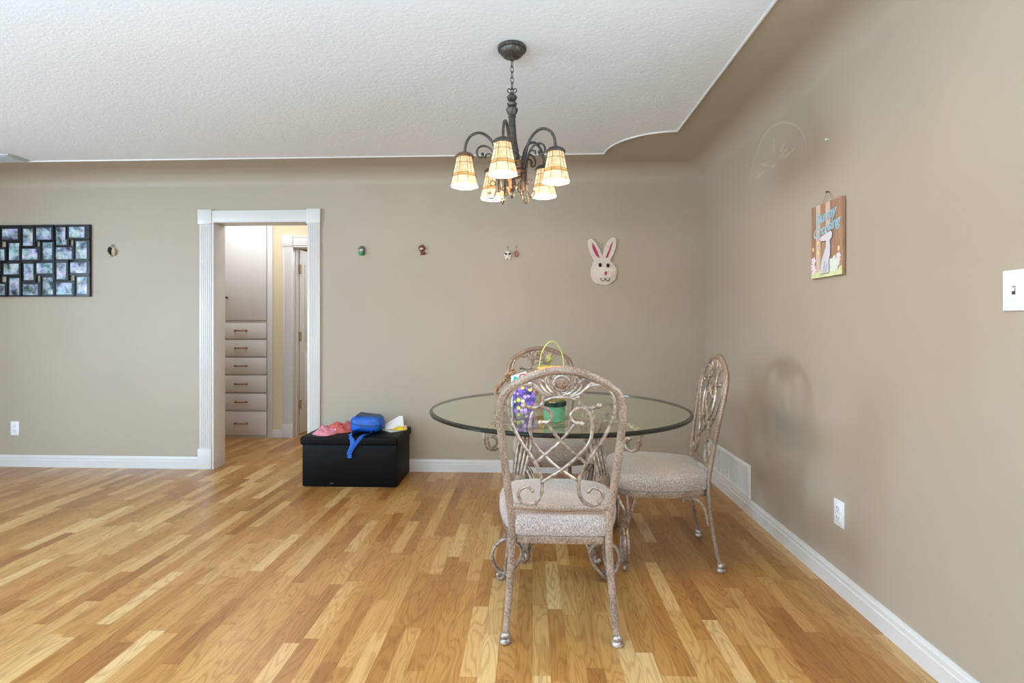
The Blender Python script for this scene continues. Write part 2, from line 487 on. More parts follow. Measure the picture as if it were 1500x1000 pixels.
# door casings with corner blocks, plinths, fluting
def casing(name, x0, x1, ztop, yf, cw, op0, op1, pl=.17):
    bm = NB(); t = .018
    for a, b in ((x0, x0+cw), (x1-cw, x1)):
        box(bm, (a+.006, yf-t, pl), (b-.004, yf, ztop-cw), 0, .003)
        for k in range(5):
            u = a+.022+(cw-.05)*k/4
            box(bm, (u, yf-t-.003, pl+.01), (u+.007, yf-t+.001, ztop-cw-.01))
        box(bm, (a-.004, yf-t-.007, 0), (b, yf, pl), 0, .003)
        box(bm, (a-.004, yf-t-.007, ztop-cw), (b, yf, ztop+.008), 0, .003)
        lathe(bm, [(0, -.004), (.012, -.004), (.02, 0), (.032, -.004), (.036, 0)], 20, ((a+b)/2-.002, yf-t-.007, ztop-cw/2), 0, Matrix.Rotation(PI/2, 3, 'X'))
    box(bm, (x0+cw, yf-t, ztop-cw+.012), (x1-cw, yf, ztop), 0, .003)
    box(bm, (x0+cw, yf-t-.004, ztop-cw+.012), (x1-cw, yf-t+.001, ztop-cw+.024))
    box(bm, (x0+cw, yf-t-.004, ztop-.016), (x1-cw, yf-t+.001, ztop-.004))
    return struct(fin(name, bm, M['trim']))
casing('trim_3', -2.769, -1.741, 2.143, YB, .112, DX0, DX1)
# lining of the doorway
bm = NB()
box(bm, (DX0-.018, YB-.017, 0), (DX0, YB+WT+.002, DZ), 0, .002); box(bm, (DX1, YB-.017, 0), (DX1+.018, YB+WT+.002, DZ), 0, .002)
box(bm, (DX0-.018, YB-.017, DZ), (DX1+.018, YB+WT+.002, DZ+.018), 0, .002)
struct(fin('trim_4', bm, M['trim']))
casing('trim_5', -2.644, -1.56, 2.135, HB, .112, IX0, IX1, .15)
bm = NB()
box(bm, (IX0-.019, HB-.017, 0), (IX0, HB+.122, 2.033), 0, .002); box(bm, (IX0-.019, HB-.017, 2.015), (IX1, HB+.122, 2.033), 0, .002)
box(bm, (IX0, HB+.04, 0), (IX0+.012, HB+.08, 2.015), 0, .002)
struct(fin('trim_6', bm, M['trim']))
# open inner door, hinged on its left edge, swung into the far room
dr = thing('door_1', '', '', (IX0+.006, HB+.128, 0), math.radians(86)); del dr['label']; del dr['category']; struct(dr)
bm = NB(); box(bm, (0, -.0, .012), (.74, .035, 2.01), 0, .002)
for z0, z1 in ((.16, .9), (1.0, 1.86)):
    box(bm, (.10, -.004, z0), (.64, .001, z1), 0, .003)
fin('door_leaf', bm, M['cab'], dr)
for z in (1.80, 1.07, .33):
    bm = NB(); box(bm, (-.012, -.006, z-.05), (.026, -.0015, z+.05), 0, .001); tube(bm, [(-.004, -.006, z-.052), (-.004, -.006, z+.052)], .006, 8)
    h = fin('hinge', bm, M['brass'], dr)

# ------------------------------------------------------------------ built-in hall cabinet
cab = thing('built_in_cabinet', 'tall pale built-in hall cabinet with six drawers, seen through the doorway', 'cabinet', (-3.13, HB, 0))
cx = 3.13
bm = NB(); X0, X1 = -3.42+cx, -2.755+cx
box(bm, (X0, 0.006, 0), (X1, .5, 2.36)); box(bm, (-2.812+cx, -.012, 0), (X1, .01, 2.36), 0, .002); box(bm, (X0, -.012, 0), (X0+.045, .01, 2.36), 0, .002)
box(bm, (X0+.045, -.012, 2.30), (-2.812+cx, .01, 2.36), 0, .002)
box(bm, (X0+.045, -.004, 1.222), (-2.812+cx, .01, 1.240)); box(bm, (X0+.045, -.004, 0), (-2.812+cx, .01, .014))
fin('cabinet_frame', bm, M['cab'], cab)
zs = [1.222, 1.040, .851, .662, .469, .280, .014]
for i in range(6):
    z1, z0 = zs[i]-.006, zs[i+1]+.010
    bm = NB(); box(bm, (X0+.05, -.018, z0), (-2.818+cx, .004, z1), 0, .004)
    d = fin('drawer', bm, M['cab'], cab)
    zc = (z0+z1)/2+.002
    bm = NB()
    tube(bm, smooth([(-.006-.06+.0, -.020, zc), (-.055, -.042, zc), (0, -.046, zc), (.055, -.042, zc), (.066-.006, -.020, zc)], 4), .0065, 8)
    lathe(bm, [(0, 0), (.012, 0), (.010, .004), (0, .004)], 12, (-.060, -.019, zc), 0, Matrix.Rotation(PI/2, 3, 'X'))
    lathe(bm, [(0, 0), (.012, 0), (.010, .004), (0, .004)], 12, (.060, -.019, zc), 0, Matrix.Rotation(PI/2, 3, 'X'))
    bmesh.ops.translate(bm, verts=bm.verts, vec=(.038, 0, 0))
    fin('pull', bm, M['copper'], d)
bm = NB(); box(bm, (-3.27+cx, -.018, 1.244), (-2.818+cx, .004, 2.295), 0, .004)
dd = fin('cabinet_door', bm, M['cab'], cab)
bm = NB(); lathe(bm, [(.005, 0), (.005, .014), (.012, .02), (.012, .026), (0, .03)], 12, (-3.235+cx, -.018, 1.484), 0, Matrix.Rotation(PI/2, 3, 'X'))
fin('knob', bm, M['nail'], dd)

# ------------------------------------------------------------------ plates, vents
def wallplate(name, label, cat, loc, rz, w, h, kind):
    t = thing(name, label, cat, loc, rz)
    bm = NB(); box(bm, (-w/2, -.007, -h/2), (w/2, 0, h/2), 0, .003); fin('cover_plate', bm, M['plastic'], t)
    if kind == 'outlet':
        for s in (1, -1):
            bm = NB(); box(bm, (-.017, -.0095, s*.021-.014), (.017, -.006, s*.021+.014), 0, .003)
            r = fin('receptacle', bm, M['plastic'], t)
            bm = NB()
            for dx in (-.007, .007): box(bm, (dx-.0012, -.0100, s*.021-.002), (dx+.0012, -.0094, s*.021+.008))
            ball(bm, (0, -.0094, s*.021-.008), .0024, 0, 8, (1, .3, 1))
            fin('slots', bm, M['slot'], r)
    elif kind == 'switch':
        for dx in (-.023, .023):
            bm = NB(); box(bm, (dx-.005, -.0075, -.012), (dx+.005, -.0065, .012)); s_ = fin('switch_slot', bm, M['slot'], t)
            bm = NB(); box(bm, (dx-.004, -.017, -.003), (dx+.004, -.006, .009), 0, .0015); fin('toggle', bm, M['plastic'], s_)
        for dx in (-.023, .023):
            for dz in (-.03, .03):
                bm = NB(); ball(bm, (dx, -.007, dz), .003, 0, 8, (1, .4, 1)); fin('screw', bm, M['vent'], t)
    return t
wallplate('light_switch', 'white double toggle switch plate on the right wall at the photo edge', 'light switch', (XR, 1.472, 1.297), -PI/2, .116, .117, 'switch')
wallplate('wall_outlet', 'white outlet low on the right wall in front of the floor vent', 'outlet', (XR, 2.32, .355), -PI/2, .074, .117, 'outlet')
o = wallplate('wall_outlet', 'white outlet low on the back wall left of the doorway', 'outlet', (-4.37, YB, .322), 0, .074, .118, 'outlet')

t = thing('return_vent', 'long white louvred vent low on the right wall behind the chair', 'vent', (XR, 3.62, .098), -PI/2)
w, h = .76, .214
bm = NB()
box(bm, (-w/2, -.012, 0), (w/2, 0, .024), 0, .003); box(bm, (-w/2, -.012, h-.026), (w/2, 0, h), 0, .003)
box(bm, (-w/2, -.012, .02), (-w/2+.03, 0, h-.02), 0, .003); box(bm, (w/2-.03, -.012, .02), (w/2, 0, h-.02), 0, .003)
for k in range(1, 9):
    x = -w/2+.03+(w-.06)*k/9; box(bm, (x-.004, -.011, .02), (x+.004, -.002, h-.022))
fin('vent_frame', bm, M['vent'], t)
bm = NB(); box(bm, (-w/2+.02, -.002, .01), (w/2-.02, 0, h-.01)); fin('vent_back', bm, M['ventdark'], t)
bm = NB()
for k in range(17):
    z = .028+(h-.056)*k/16
    A = [bm.verts.new(p) for p in ((-w/2+.028, -.010, z-.003), (w/2-.028, -.010, z-.003), (w/2-.028, -.005, z+.0015), (-w/2+.028, -.005, z+.0015))]
    B = [bm.verts.new(v.co+Vector((0, .0008, -.0018))) for v in A]
    bm.faces.new(A); bm.faces.new(B[::-1])
    for i in range(4): bm.faces.new((A[i], B[i], B[(i+1) % 4], A[(i+1) % 4]))
fin('louvers', bm, M['vent'], t, smooth=False)

t = thing('ceiling_vent', 'grey ceiling register beside the bead at the far left', 'vent', (-4.03, 3.655, ZC))
bm = NB(); box(bm, (-.165, -.085, -.012), (.165, .072, 0), 0, .004); fin('vent_frame', bm, M['cvent'], t)
bm = NB()
for k in range(8): box(bm, (-.145, -.068+k*.017, -.016), (.145, -.060+k*.017, -.011))
fin('louvers', bm, M['cvent'], t, smooth=False)

# ------------------------------------------------------------------ dining chair
def yb(z):
    return -.055*(1-z/.42)**2 if z < .42 else -.10*((z-.42)/.62)**1.3
def BP(u, z, dy=0): return Vector((u, yb(z)+dy, z))
def mirror(pts): return [(-u, z) for u, z in pts]
POST_LO = [(-.209, .012), (-.204, .08), (-.197, .17), (-.189, .30), (-.186, .38)]
POST_HI = [(-.186, .38), (-.187, .45), (-.193, .50), (-.201, .56), (-.213, .672), (-.223, .774), (-.229, .85), (-.225, .909), (-.209, .946), (-.178, .973), (-.127, 1.002), (-.066, 1.024), (0, 1.032)]
LYRE = [(-.108, .562), (-.125, .578), (-.153, .566), (-.161, .54), (-.143, .514), (-.112, .507), (-.08, .533), (-.069, .577), (-.076, .628), (-.103, .687), (-.151, .759), (-.188, .838), (-.197, .902), (-.182, .951), (-.148, .976), (-.107, .974), (-.077, .951), (-.067, .923), (-.074, .899), (-.101, .888), (-.136, .897)]
XA = [(-.074, .831), (-.045, .836), (-.036, .862), (-.058, .888), (-.091, .885), (-.112, .853), (-.116, .803), (-.103, .752), (-.061, .701), (-.006, .65), (.072, .599)]
XB = [(-.055, .831), (.008, .752), (.102, .669)]
def make_chair(label, loc, rz):
    t = thing('dining_chair', label, 'chair', loc, rz, None)
    # rear legs + feet
    for s in (-1, 1):
        bm = NB(); pts = smooth([BP(-s*u, z) for u, z in POST_LO], 5)
        tube(bm, pts, [.0120, .0138, .0154], 12, up=(0, 1, 0), flat=.72)
        leg = fin('leg', bm, M['post'], t)
        bm = NB(); lathe(bm, [(0, 0), (.018, 0), (.022, .006), (.021, .014), (.015, .02), (.019, .026), (.018, .034), (.012, .04), (0, .04)], 18, (s*.209, yb(.01), 0))
        fin('foot', bm, M['tube'], leg)
    # arch
    bm = NB()
    full = POST_HI+[(-u, z) for u, z in reversed(POST_HI[:-1])]
    pts = smooth([BP(u, z) for u, z in full], 6)
    tube(bm, pts, .0152, 12, up=(0, 1, 0), flat=.75)
    fin('back_frame', bm, M['post'], t)
    # scrollwork
    bm = NB()
    for s in (1, -1):
        tube(bm, smooth([BP(s*u, z) for u, z in LYRE], 5), [.0055, .0072, .0075, .0075, .0075, .0075, .007], 8)
        ball(bm, BP(s*-.139, .899), .0125)
        tube(bm, smooth([BP(s*u, z, .006*s) for u, z in XA], 5), .0066, 8)
        ball(bm, BP(s*-.078, .831, .006*s), .0095)
        tube(bm, smooth([BP(s*u, z, -.005*s) for u, z in XB], 5), .0066, 8)
        ball(bm, BP(s*-.107, .562), .008)
    fin('scrollwork', bm, M['tube'], t)
    # cross rail
    bm = NB(); tube(bm, smooth([BP(-.188, .500), BP(-.09, .494), BP(0, .491), BP(.09, .494), BP(.188, .500)], 5), .0125, 10, up=(0, 1, 0), flat=.7)
    fin('cross_rail', bm, M['post'], t)
    # carved crest
    bm = NB()
    tube(bm, smooth([BP(-.070, .915), BP(-.035, .927), BP(0, .931), BP(.035, .927), BP(.070, .915)], 5), .0062, 8)
    tube(bm, [BP(.0285*math.cos(a), .984+.0275*math.sin(a)) for a in [2*PI*k/28 for k in range(28)]], .0068, 8, True)
    tube(bm, [BP(.037*math.cos(a), .984+.037*math.sin(a)) for a in [2*PI*k/28 for k in range(28)]], .0035, 6, True)
    for s in (1, -1):
        def Q(u, z): return BP(s*u, z)
        for pts, r in (
            ([(.010, .943), (.030, .945), (.052, .965), (.062, .992), (.052, 1.010), (.042, 1.002)], [.004, .006, .006, .006, .005, .004]),
            ([(.018, .938), (.046, .944), (.068, .962), (.080, .985), (.072, .998), (.062, .992)], [.004, .006, .006, .006, .005, .003]),
            ([(.030, .934), (.058, .940), (.082, .956), (.102, .978), (.120, .982), (.122, .968), (.112, .966)], [.004, .007, .006, .006, .006, .005, .004]),
            ([(.064, .985), (.078, .998), (.092, .996), (.102, .986)], [.005, .006, .006, .003]),
            ([(.050, .930), (.066, .934), (.078, .944)], [.004, .007, .003]),
            ([(.004, .935), (.014, .942), (.020, .950)], [.005, .006, .003]),
            ([(.044, .975), (.050, .988), (.048, 1.004)], [.004, .007, .003])):
            tube(bm, smooth([Q(*p) for p in pts], 4), r, 7)
    # thin backing web
    pl = [(-.066, .921), (-.03, .933), (0, .937), (.03, .933), (.066, .921), (.082, .944), (.098, .962), (.112, .968), (.104, .99), (.075, 1.008), (.035, 1.016), (0, 1.018), (-.035, 1.016), (-.075, 1.008), (-.104, .99), (-.112, .968), (-.098, .962), (-.082, .944)]
    A = [bm.verts.new(BP(u, z, -.0018)) for u, z in pl]; B = [bm.verts.new(BP(u, z, .0018)) for u, z in pl]
    bm.faces.new(A); bm.faces.new(B[::-1])
    for i in range(len(pl)): bm.faces.new((A[i], B[i], B[(i+1) % len(pl)], A[(i+1) % len(pl)]))
    crest = fin('carved_crest', bm, M['tube'], t)
    bm = NB(); rot = Matrix.Rotation(PI/2+.13, 3, 'X')
    ball(bm, BP(0, .984), .0235, 0, 20, (1, .22, 1)); fin('medallion', bm, M['disc'], crest)
    # seat
    def outl(sc, grow=0.0):
        raw = [(0, -.012), (.10, -.012), (.172, -.008), (.196, .03), (.222, .10), (.243, .19), (.252, .28), (.246, .36), (.222, .425), (.17, .462), (.09, .480), (0, .485)]
        pts = raw+[(-u, v) for u, v in reversed(raw[1:-1])]
        cx_, cy_ = 0, .23
        sm = smooth([(cx_+(u-cx_)*sc, cy_+(v-cy_)*sc, 0) for u, v in pts], 3, True)
        return [(p.x, p.y) for p in sm]
    def stack(layers, mat, name, cx_=0, cy_=.23):
        bm = NB(); rg = []
        for sc, z in layers: rg.append([bm.verts.new((x, y, z)) for x, y in outl(sc)])
        n = len(rg[0])
        for A, B in zip(rg, rg[1:]):
            for k in range(n): bm.faces.new((A[k], A[(k+1) % n], B[(k+1) % n], B[k]))
        bm.faces.new(rg[0][::-1]); c = bm.verts.new((cx_, cy_, layers[-1][1]+.001))
        for k in range(n): bm.faces.new((rg[-1][k], rg[-1][(k+1) % n], c))
        return fin(name, bm, mat, t)
    stack([(.93, .352), (.955, .354), (.965, .362), (.965, .380), (.955, .388)], M['post'], 'seat_frame')
    stack([(.95, .384), (.985, .388), (1.0, .398), (1.005, .42), (1.0, .442), (.97, .457), (.9, .466), (.75, .473), (.5, .478), (.25, .480)], M['fabric'], 'cushion')
    # front legs
    for s in (-1, 1):
        bm = NB(); fx, fy = s*.225, .405
        def L(a, b, z): return Vector((fx+s*a, fy+b, z))       # a outward, b forward
        for off, top in ((-.011, -.040), (0, .0), (.011, .045)):
            tube(bm, smooth([L(0, top-.006, .360), L(.004, top*.8-.01, .325), L(.010, off*1.5-.012, .285), L(.004, off*1.2-.003, .245), L(0, off, .215), L(-.003, off+.004, .17), L(.002, off+.010, .12), L(.010, off*.8+.010, .07), L(.014, off*.6+.004, .035)], 4), .0080, 8)
        # lower loops, two strands each
        for off in (-.008, .008):
            tube(bm, smooth([L(.0, off, .205), L(.028, off, .190), L(.058, off, .160), L(.070, off, .115), L(.058, off, .070), L(.034, off, .046), L(.014, off, .040)], 4), .0072, 8)
            tube(bm, smooth([L(-.002, off, .20), L(-.040, off, .182), L(-.066, off, .150), L(-.058, off, .105), L(-.030, off, .062), L(.004, off, .03)], 4), .0072, 8)
        # foot curl
        tube(bm, smooth([L(.006, .002, .05), L(.014, .004, .026), L(.026, .006, .012), L(.040, .008, .014), L(.044, .008, .026), L(.034, .008, .030)], 4), [.009, .011, .011, .009, .008, .007], 8)
        leg = fin('leg', bm, M['tube'], t)
        bm = NB(); lathe(bm, [(.014, -.011), (.0185, -.009), (.0195, 0), (.0185, .009), (.014, .011)], 16, L(0, 0, .215))
        fin('collar', bm, M['post'], leg)
        # side brace
        bm = NB()
        tube(bm, smooth([(s*.205, .118, .330), (s*.205, .128, .338), (s*.205, .118, .349), (s*.203, .090, .350), (s*.200, .050, .335), (s*.196, .022, .295), (s*.194, .008, .245), (s*.194, .000, .215)], 4), .0072, 8)
        fin('brace', bm, M['tube'], t)
    return t
c1 = make_chair('ornate metal dining chair nearest the camera, seen from behind with a pale cushion', (.107, 1.955, 0), 0)
c1['group'] = 'dining chairs around the glass table'
def copy_tree(src, label, loc, rz):
    r = src.copy(); COL.objects.link(r); r.location = loc; r.rotation_euler = (0, 0, rz); r['label'] = label
    for ch in list(src.children):
        c = ch.copy(); COL.objects.link(c); c.parent = r
        for g in list(ch.children):
            d = g.copy(); COL.objects.link(d); d.parent = c
    return r
copy_tree(c1, 'ornate metal dining chair seen side-on at the right, its back to the right wall', (.876, 2.704, 0), PI/2-.068)
copy_tree(c1, 'ornate metal dining chair behind the glass table, facing the camera', (.072, 3.475, 0), PI+.22)

# ------------------------------------------------------------------ table
TX, TY, TR = .14, 2.728, .687
t = thing('dining_table', 'round glass-topped dining table on a scrolled antique metal base', 'table', (TX, TY, 0))
bm = NB()
N = 96
top = [bm.verts.new(((TR-.018)*math.cos(2*PI*k/N), (TR-.018)*math.sin(2*PI*k/N), .757)) for k in range(N)]
bot = [bm.verts.new(((TR-.006)*math.cos(2*PI*k/N), (TR-.006)*math.sin(2*PI*k/N), .739)) for k in range(N)]
bm.faces.new(top); bm.faces.new(bot[::-1])
gt = fin('glass_top', bm, M['glass'], t, smooth=False)
bm = NB()
pr = [(TR-.018, .757), (TR-.003, .753), (TR, .7485), (TR-.001, .742), (TR-.006, .739)]
rings = [[bm.verts.new((r*math.cos(2*PI*k/N), r*math.sin(2*PI*k/N), z)) for k in range(N)] for r, z in pr]
for A, B in zip(rings, rings[1:]):
    for k in range(N): bm.faces.new((A[k], A[(k+1) % N], B[(k+1) % N], B[k]))
fin('glass_edge', bm, M['rim'], t)
for q in range(4):
    a = PI/4+q*PI/2
    e = Vector((math.cos(a), math.sin(a), 0)); n = Vector((-math.sin(a), math.cos(a), 0))
    bm = NB()
    def T(r, o_, z): return e*r+n*o_+Vector((0, 0, z))
    for off in (-.030, -.010, .010, .030):
        f = off
        tube(bm, smooth([T(.236, f*.5, .03), T(.250, f*.6, .07), T(.252, f*.9, .14), T(.246, f*1.3, .24), T(.262, f*1.2, .33), T(.292, f, .43), T(.272, f*1.3, .53), T(.246, f*1.5, .62), T(.262, f*1.3, .69)], 5), .0085, 8)
    for off in (-.012, .012):
        tube(bm, smooth([T(.262, off, .66), T(.290, off, .715), T(.340, off, .7275), T(.400, off, .7285), T(.455, off, .724), T(.500, off, .700), T(.508, off, .650), T(.485, off, .612), T(.452, off, .610), T(.432, off, .635), T(.445, off, .662), T(.465, off, .660)], 5), [.009, .009, .009, .009, .0085, .008, .0075, .007], 8)
        tube(bm, smooth([T(.285, off, .40), T(.220, off, .36), T(.180, off, .28), T(.175, off, .18), T(.195, off, .10), T(.230, off, .05)], 5), .008, 8)
    tube(bm, smooth([T(.236, 0, .05), T(.242, 0, .022), T(.256, 0, .013), T(.272, 0, .020), T(.270, 0, .034)], 5), [.014, .016, .013, .012, .009], 10)
    leg = fin('leg', bm, M['tube'], t)
    bm = NB(); tmp = NB(); lathe(tmp, [(.030, -.028), (.044, -.026), (.046, 0), (.044, .026), (.030, .028)], 18)
    merge(bm, tmp, 0, Matrix.Translation(T(.292, 0, .43)) @ Matrix.Rotation(a, 4, 'Z') @ Matrix.Diagonal((.62, 1, 1, 1)))
    fin('collar', bm, M['post'], leg)
bm = NB()
tube(bm, [(.245*math.cos(2*PI*k/48), .245*math.sin(2*PI*k/48), .655) for k in range(48)], .012, 10, True)
fin('support_ring', bm, M['post'], t)

# ------------------------------------------------------------------ things on the table
ZT = .757
t = thing('gift_bag', 'small purple patterned gift bag on the glass table', 'bag', (-.045, 2.60, ZT), .05)
bm = NB(); w, d, h = .058, .026, .150
lo = [(-w, -d), (w, -d), (w, d), (-w, d)]
A = [bm.verts.new((x*.96, y, 0)) for x, y in lo]; B = [bm.verts.new((x, y*.8, h)) for x, y in lo]
bm.faces.new(A[::-1])
for i in range(4): bm.faces.new((A[i], A[(i+1) % 4], B[(i+1) % 4], B[i]))
I = [bm.verts.new((v.co.x*.95, v.co.y*.85, h)) for v in B]; J = [bm.verts.new((v.co.x*.95, v.co.y*.85, .01)) for v in B]
for i in range(4):
    bm.faces.new((B[i], B[(i+1) % 4], I[(i+1) % 4], I[i])); bm.faces.new((I[i], I[(i+1) % 4], J[(i+1) % 4], J[i]))
bm.faces.new(J)
fin('bag_body', bm, M['bag'], t, smooth=False)
for s in (-1, 1):
    bm = NB(); tube(bm, smooth([(-.025, s*.02, h-.006), (-.02, s*.02, h+.028), (0, s*.02, h+.037), (.02, s*.02, h+.028), (.025, s*.02, h-.006)], 5), .002, 6)
    fin('handle', bm, M['magenta'], t)
t = thing('packet', 'pale frosted packet with a teal corner behind the purple gift bag', 'packet', (-.072, 2.70, ZT), -.08)
bm = NB(); box(bm, (-.042, -.022, 0), (.042, .022, .180), 0, .008, 3)
for v in bm.verts:
    if v.co.z > .1: v.co.z += .012*math.sin(v.co.x*55); v.co.y *= .6
fin('packet_body', bm, M['tealbag'], t)
bm = NB(); prism(bm, [(-.030, .135), (.004, .135), (-.004, .160), (-.024, .170)], -.0262, -.0120); fin('teal_print', bm, M['teal'], t, smooth=False)
t = thing('glass_jar', 'squat green glass jar with a dark lid on the table', 'jar', (.100, 2.315, ZT))
bm = NB(); lathe(bm, [(0, 0), (.042, 0), (.048, .006), (.049, .03), (.049, .062), (.045, .070), (.045, .074), (.042, .074), (.042, .012), (0, .010)], 32)
fin('jar_body', bm, M['jar'], t)
bm = NB(); lathe(bm, [(.043, .072), (.052, .073), (.054, .078), (.054, .092), (.050, .096), (.02, .098), (0, .098)], 32)
for k in range(3): tube(bm, [(.0545*math.cos(2*PI*q/32), .0545*math.sin(2*PI*q/32), .077+.006*k) for q in range(32)], .0015, 6, True)
fin('lid', bm, M['lid'], t)
t = thing('easter_basket', 'round yellow woven basket with a thin lime handle behind the near chair', 'basket', (.105, 2.765, ZT), .5)
bm = NB(); lathe(bm, [(0, 0), (.055, 0), (.062, .01), (.070, .10), (.076, .195), (.080, .200), (.082, .208), (.076, .212), (.072, .205), (.066, .10), (.056, .02), (0, .016)], 36)
fin('basket_body', bm, M['basket'], t)
bm = NB(); tube(bm, smooth([(-.077, 0, .19), (-.075, 0, .24), (-.058, 0, .30), (-.02, 0, .345), (.02, 0, .345), (.058, 0, .30), (.075, 0, .24), (.077, 0, .19)], 6), .0026, 8)
fin('handle', bm, M['lime'], t)
bm = NB(); ball(bm, (-.045, -.05, .262), .017, 0, 16, (.9, .9, 1.45))
for k in range(26):
    a = k*2.4; zz = -.85+1.7*k/25
    rr = math.sqrt(1-zz*zz*.9)
    ball(bm, (-.045+.015*rr*math.cos(a), -.05+.015*rr*math.sin(a), .262+.024*zz), .0036, 0, 6)
tube(bm, smooth([(-.05, -.045, .20), (-.046, -.05, .225), (-.045, -.05, .25)], 3), .002, 6)
fin('ornament', bm, M['olive'], t)
t = thing('twig_sprig', 'knobbly brown twig sprig leaning beside the rear chair back', 'twig', (-.185, 2.80, ZT))
bm = NB()
tube(bm, smooth([(.03, 0, .0), (-.02, 0, .05), (-.012, .01, .09), (.03, .02, .13), (.075, .03, .18)], 5), [.006, .008, .006], 8)
random.seed(11)
for k in range(22):
    f = k/21; ball(bm, (-.022+.098*f+random.uniform(-.008, .008), .01+.02*f+random.uniform(-.008, .008), .075+.11*f+random.uniform(-.010, .010)), random.uniform(.008, .014), 0, 8, (1, 1, .8))
tag(fin('sprig', bm, M['twig'], t), 'twig', 'twig'); del t.children[0]['label']; del t.children[0]['category']

# ------------------------------------------------------------------ chandelier
CX, CY = -.093, 2.298
ch = thing('chandelier', 'dark bronze five-arm chandelier with lit stained-glass shades', 'chandelier', (CX, CY, ZC))
bm = NB(); lathe(bm, [(0, 0), (.064, 0), (.066, -.006), (.064, -.014), (.056, -.017), (.053, -.026), (.045, -.036), (.028, -.044), (.016, -.047), (.010, -.052), (.010, -.058), (0, -.060)], 40)
for k in range(30):
    a = 2*PI*k/30; tube(bm, [(.054*math.cos(a), .054*math.sin(a), -.020), (.034*math.cos(a), .034*math.sin(a), -.0415)], .0022, 5)
fin('canopy', bm, M['bronze'], ch)
bm = NB(); z = -.062
for k in range(6):
    a = 0 if k % 2 else PI/2
    d = Vector((math.cos(a+.5), math.sin(a+.5), 0))
    L_, W_ = .0155, .0068
    pts = [Vector((0, 0, z-L_+.002))+d*(W_*math.cos(q))+Vector((0, 0, L_*math.sin(q))) for q in [2*PI*i/20 for i in range(20)]]
    tube(bm, pts, .0019, 6, True); z -= .0245
fin('chain', bm, M['bronze'], ch)
z0 = z+.012                                         # about -.197
bm = NB()
tube(bm, smooth([(0, 0, z0-.012), (-.020, 0, z0-.004), (-.016, 0, z0+.010), (0, 0, z0+.004), (.016, 0, z0+.010), (.020, 0, z0-.004)], 5, True), .0026, 6, True)
prof = [(0, -.205), (.007, -.205), (.008, -.213), (.017, -.220), (.021, -.228), (.017, -.238), (.010, -.243), (.013, -.247), (.020, -.256), (.017, -.266), (.011, -.270), (.021, -.276), (.024, -.284), (.019, -.300), (.013, -.310), (.0155, -.314), (.0155, -.319), (.0125, -.323), (.0145, -.36), (.018, -.41), (.024, -.455), (.028, -.470), (.026, -.478), (.031, -.490), (.030, -.505), (.022, -.520), (.014, -.540), (.012, -.60), (.018, -.625), (.022, -.635), (.014, -.650), (.007, -.655), (.010, -.668), (.006, -.682), (0, -.69)]
lathe(bm, [(r*1.15, z) for r, z in prof], 28)
for k in range(10):
    a = 2*PI*k/10; tube(bm, [(.0235*math.cos(a), .0235*math.sin(a), -.279), (.020*math.cos(a), .020*math.sin(a), -.298)], .003, 5)
    tube(bm, [(.014*math.cos(a), .014*math.sin(a), -.33), (.0182*math.cos(a), .0182*math.sin(a), -.41), (.0245*math.cos(a), .0245*math.sin(a), -.455)], .0018, 5)
fin('column', bm, M['bronze'], ch)
bm = NB()
for zz in (-.535, -.575):
    tube(bm, [(.062*math.cos(2*PI*k/30), .062*math.sin(2*PI*k/30), zz) for k in range(30)], .005, 8, True, 0, (0, 0, 1), 1.4)
    for k in range(5):
        a = 2*PI*k/5; tube(bm, [(.01*math.cos(a), .01*math.sin(a), zz), (.062*math.cos(a), .062*math.sin(a), zz)], .003, 6)
fin('collar_ring', bm, M['rust'], ch)
tau = math.atan(30/740); O = Vector((-math.sin(tau), math.cos(tau), 0)); Rr = Vector((math.cos(tau), math.sin(tau), 0))
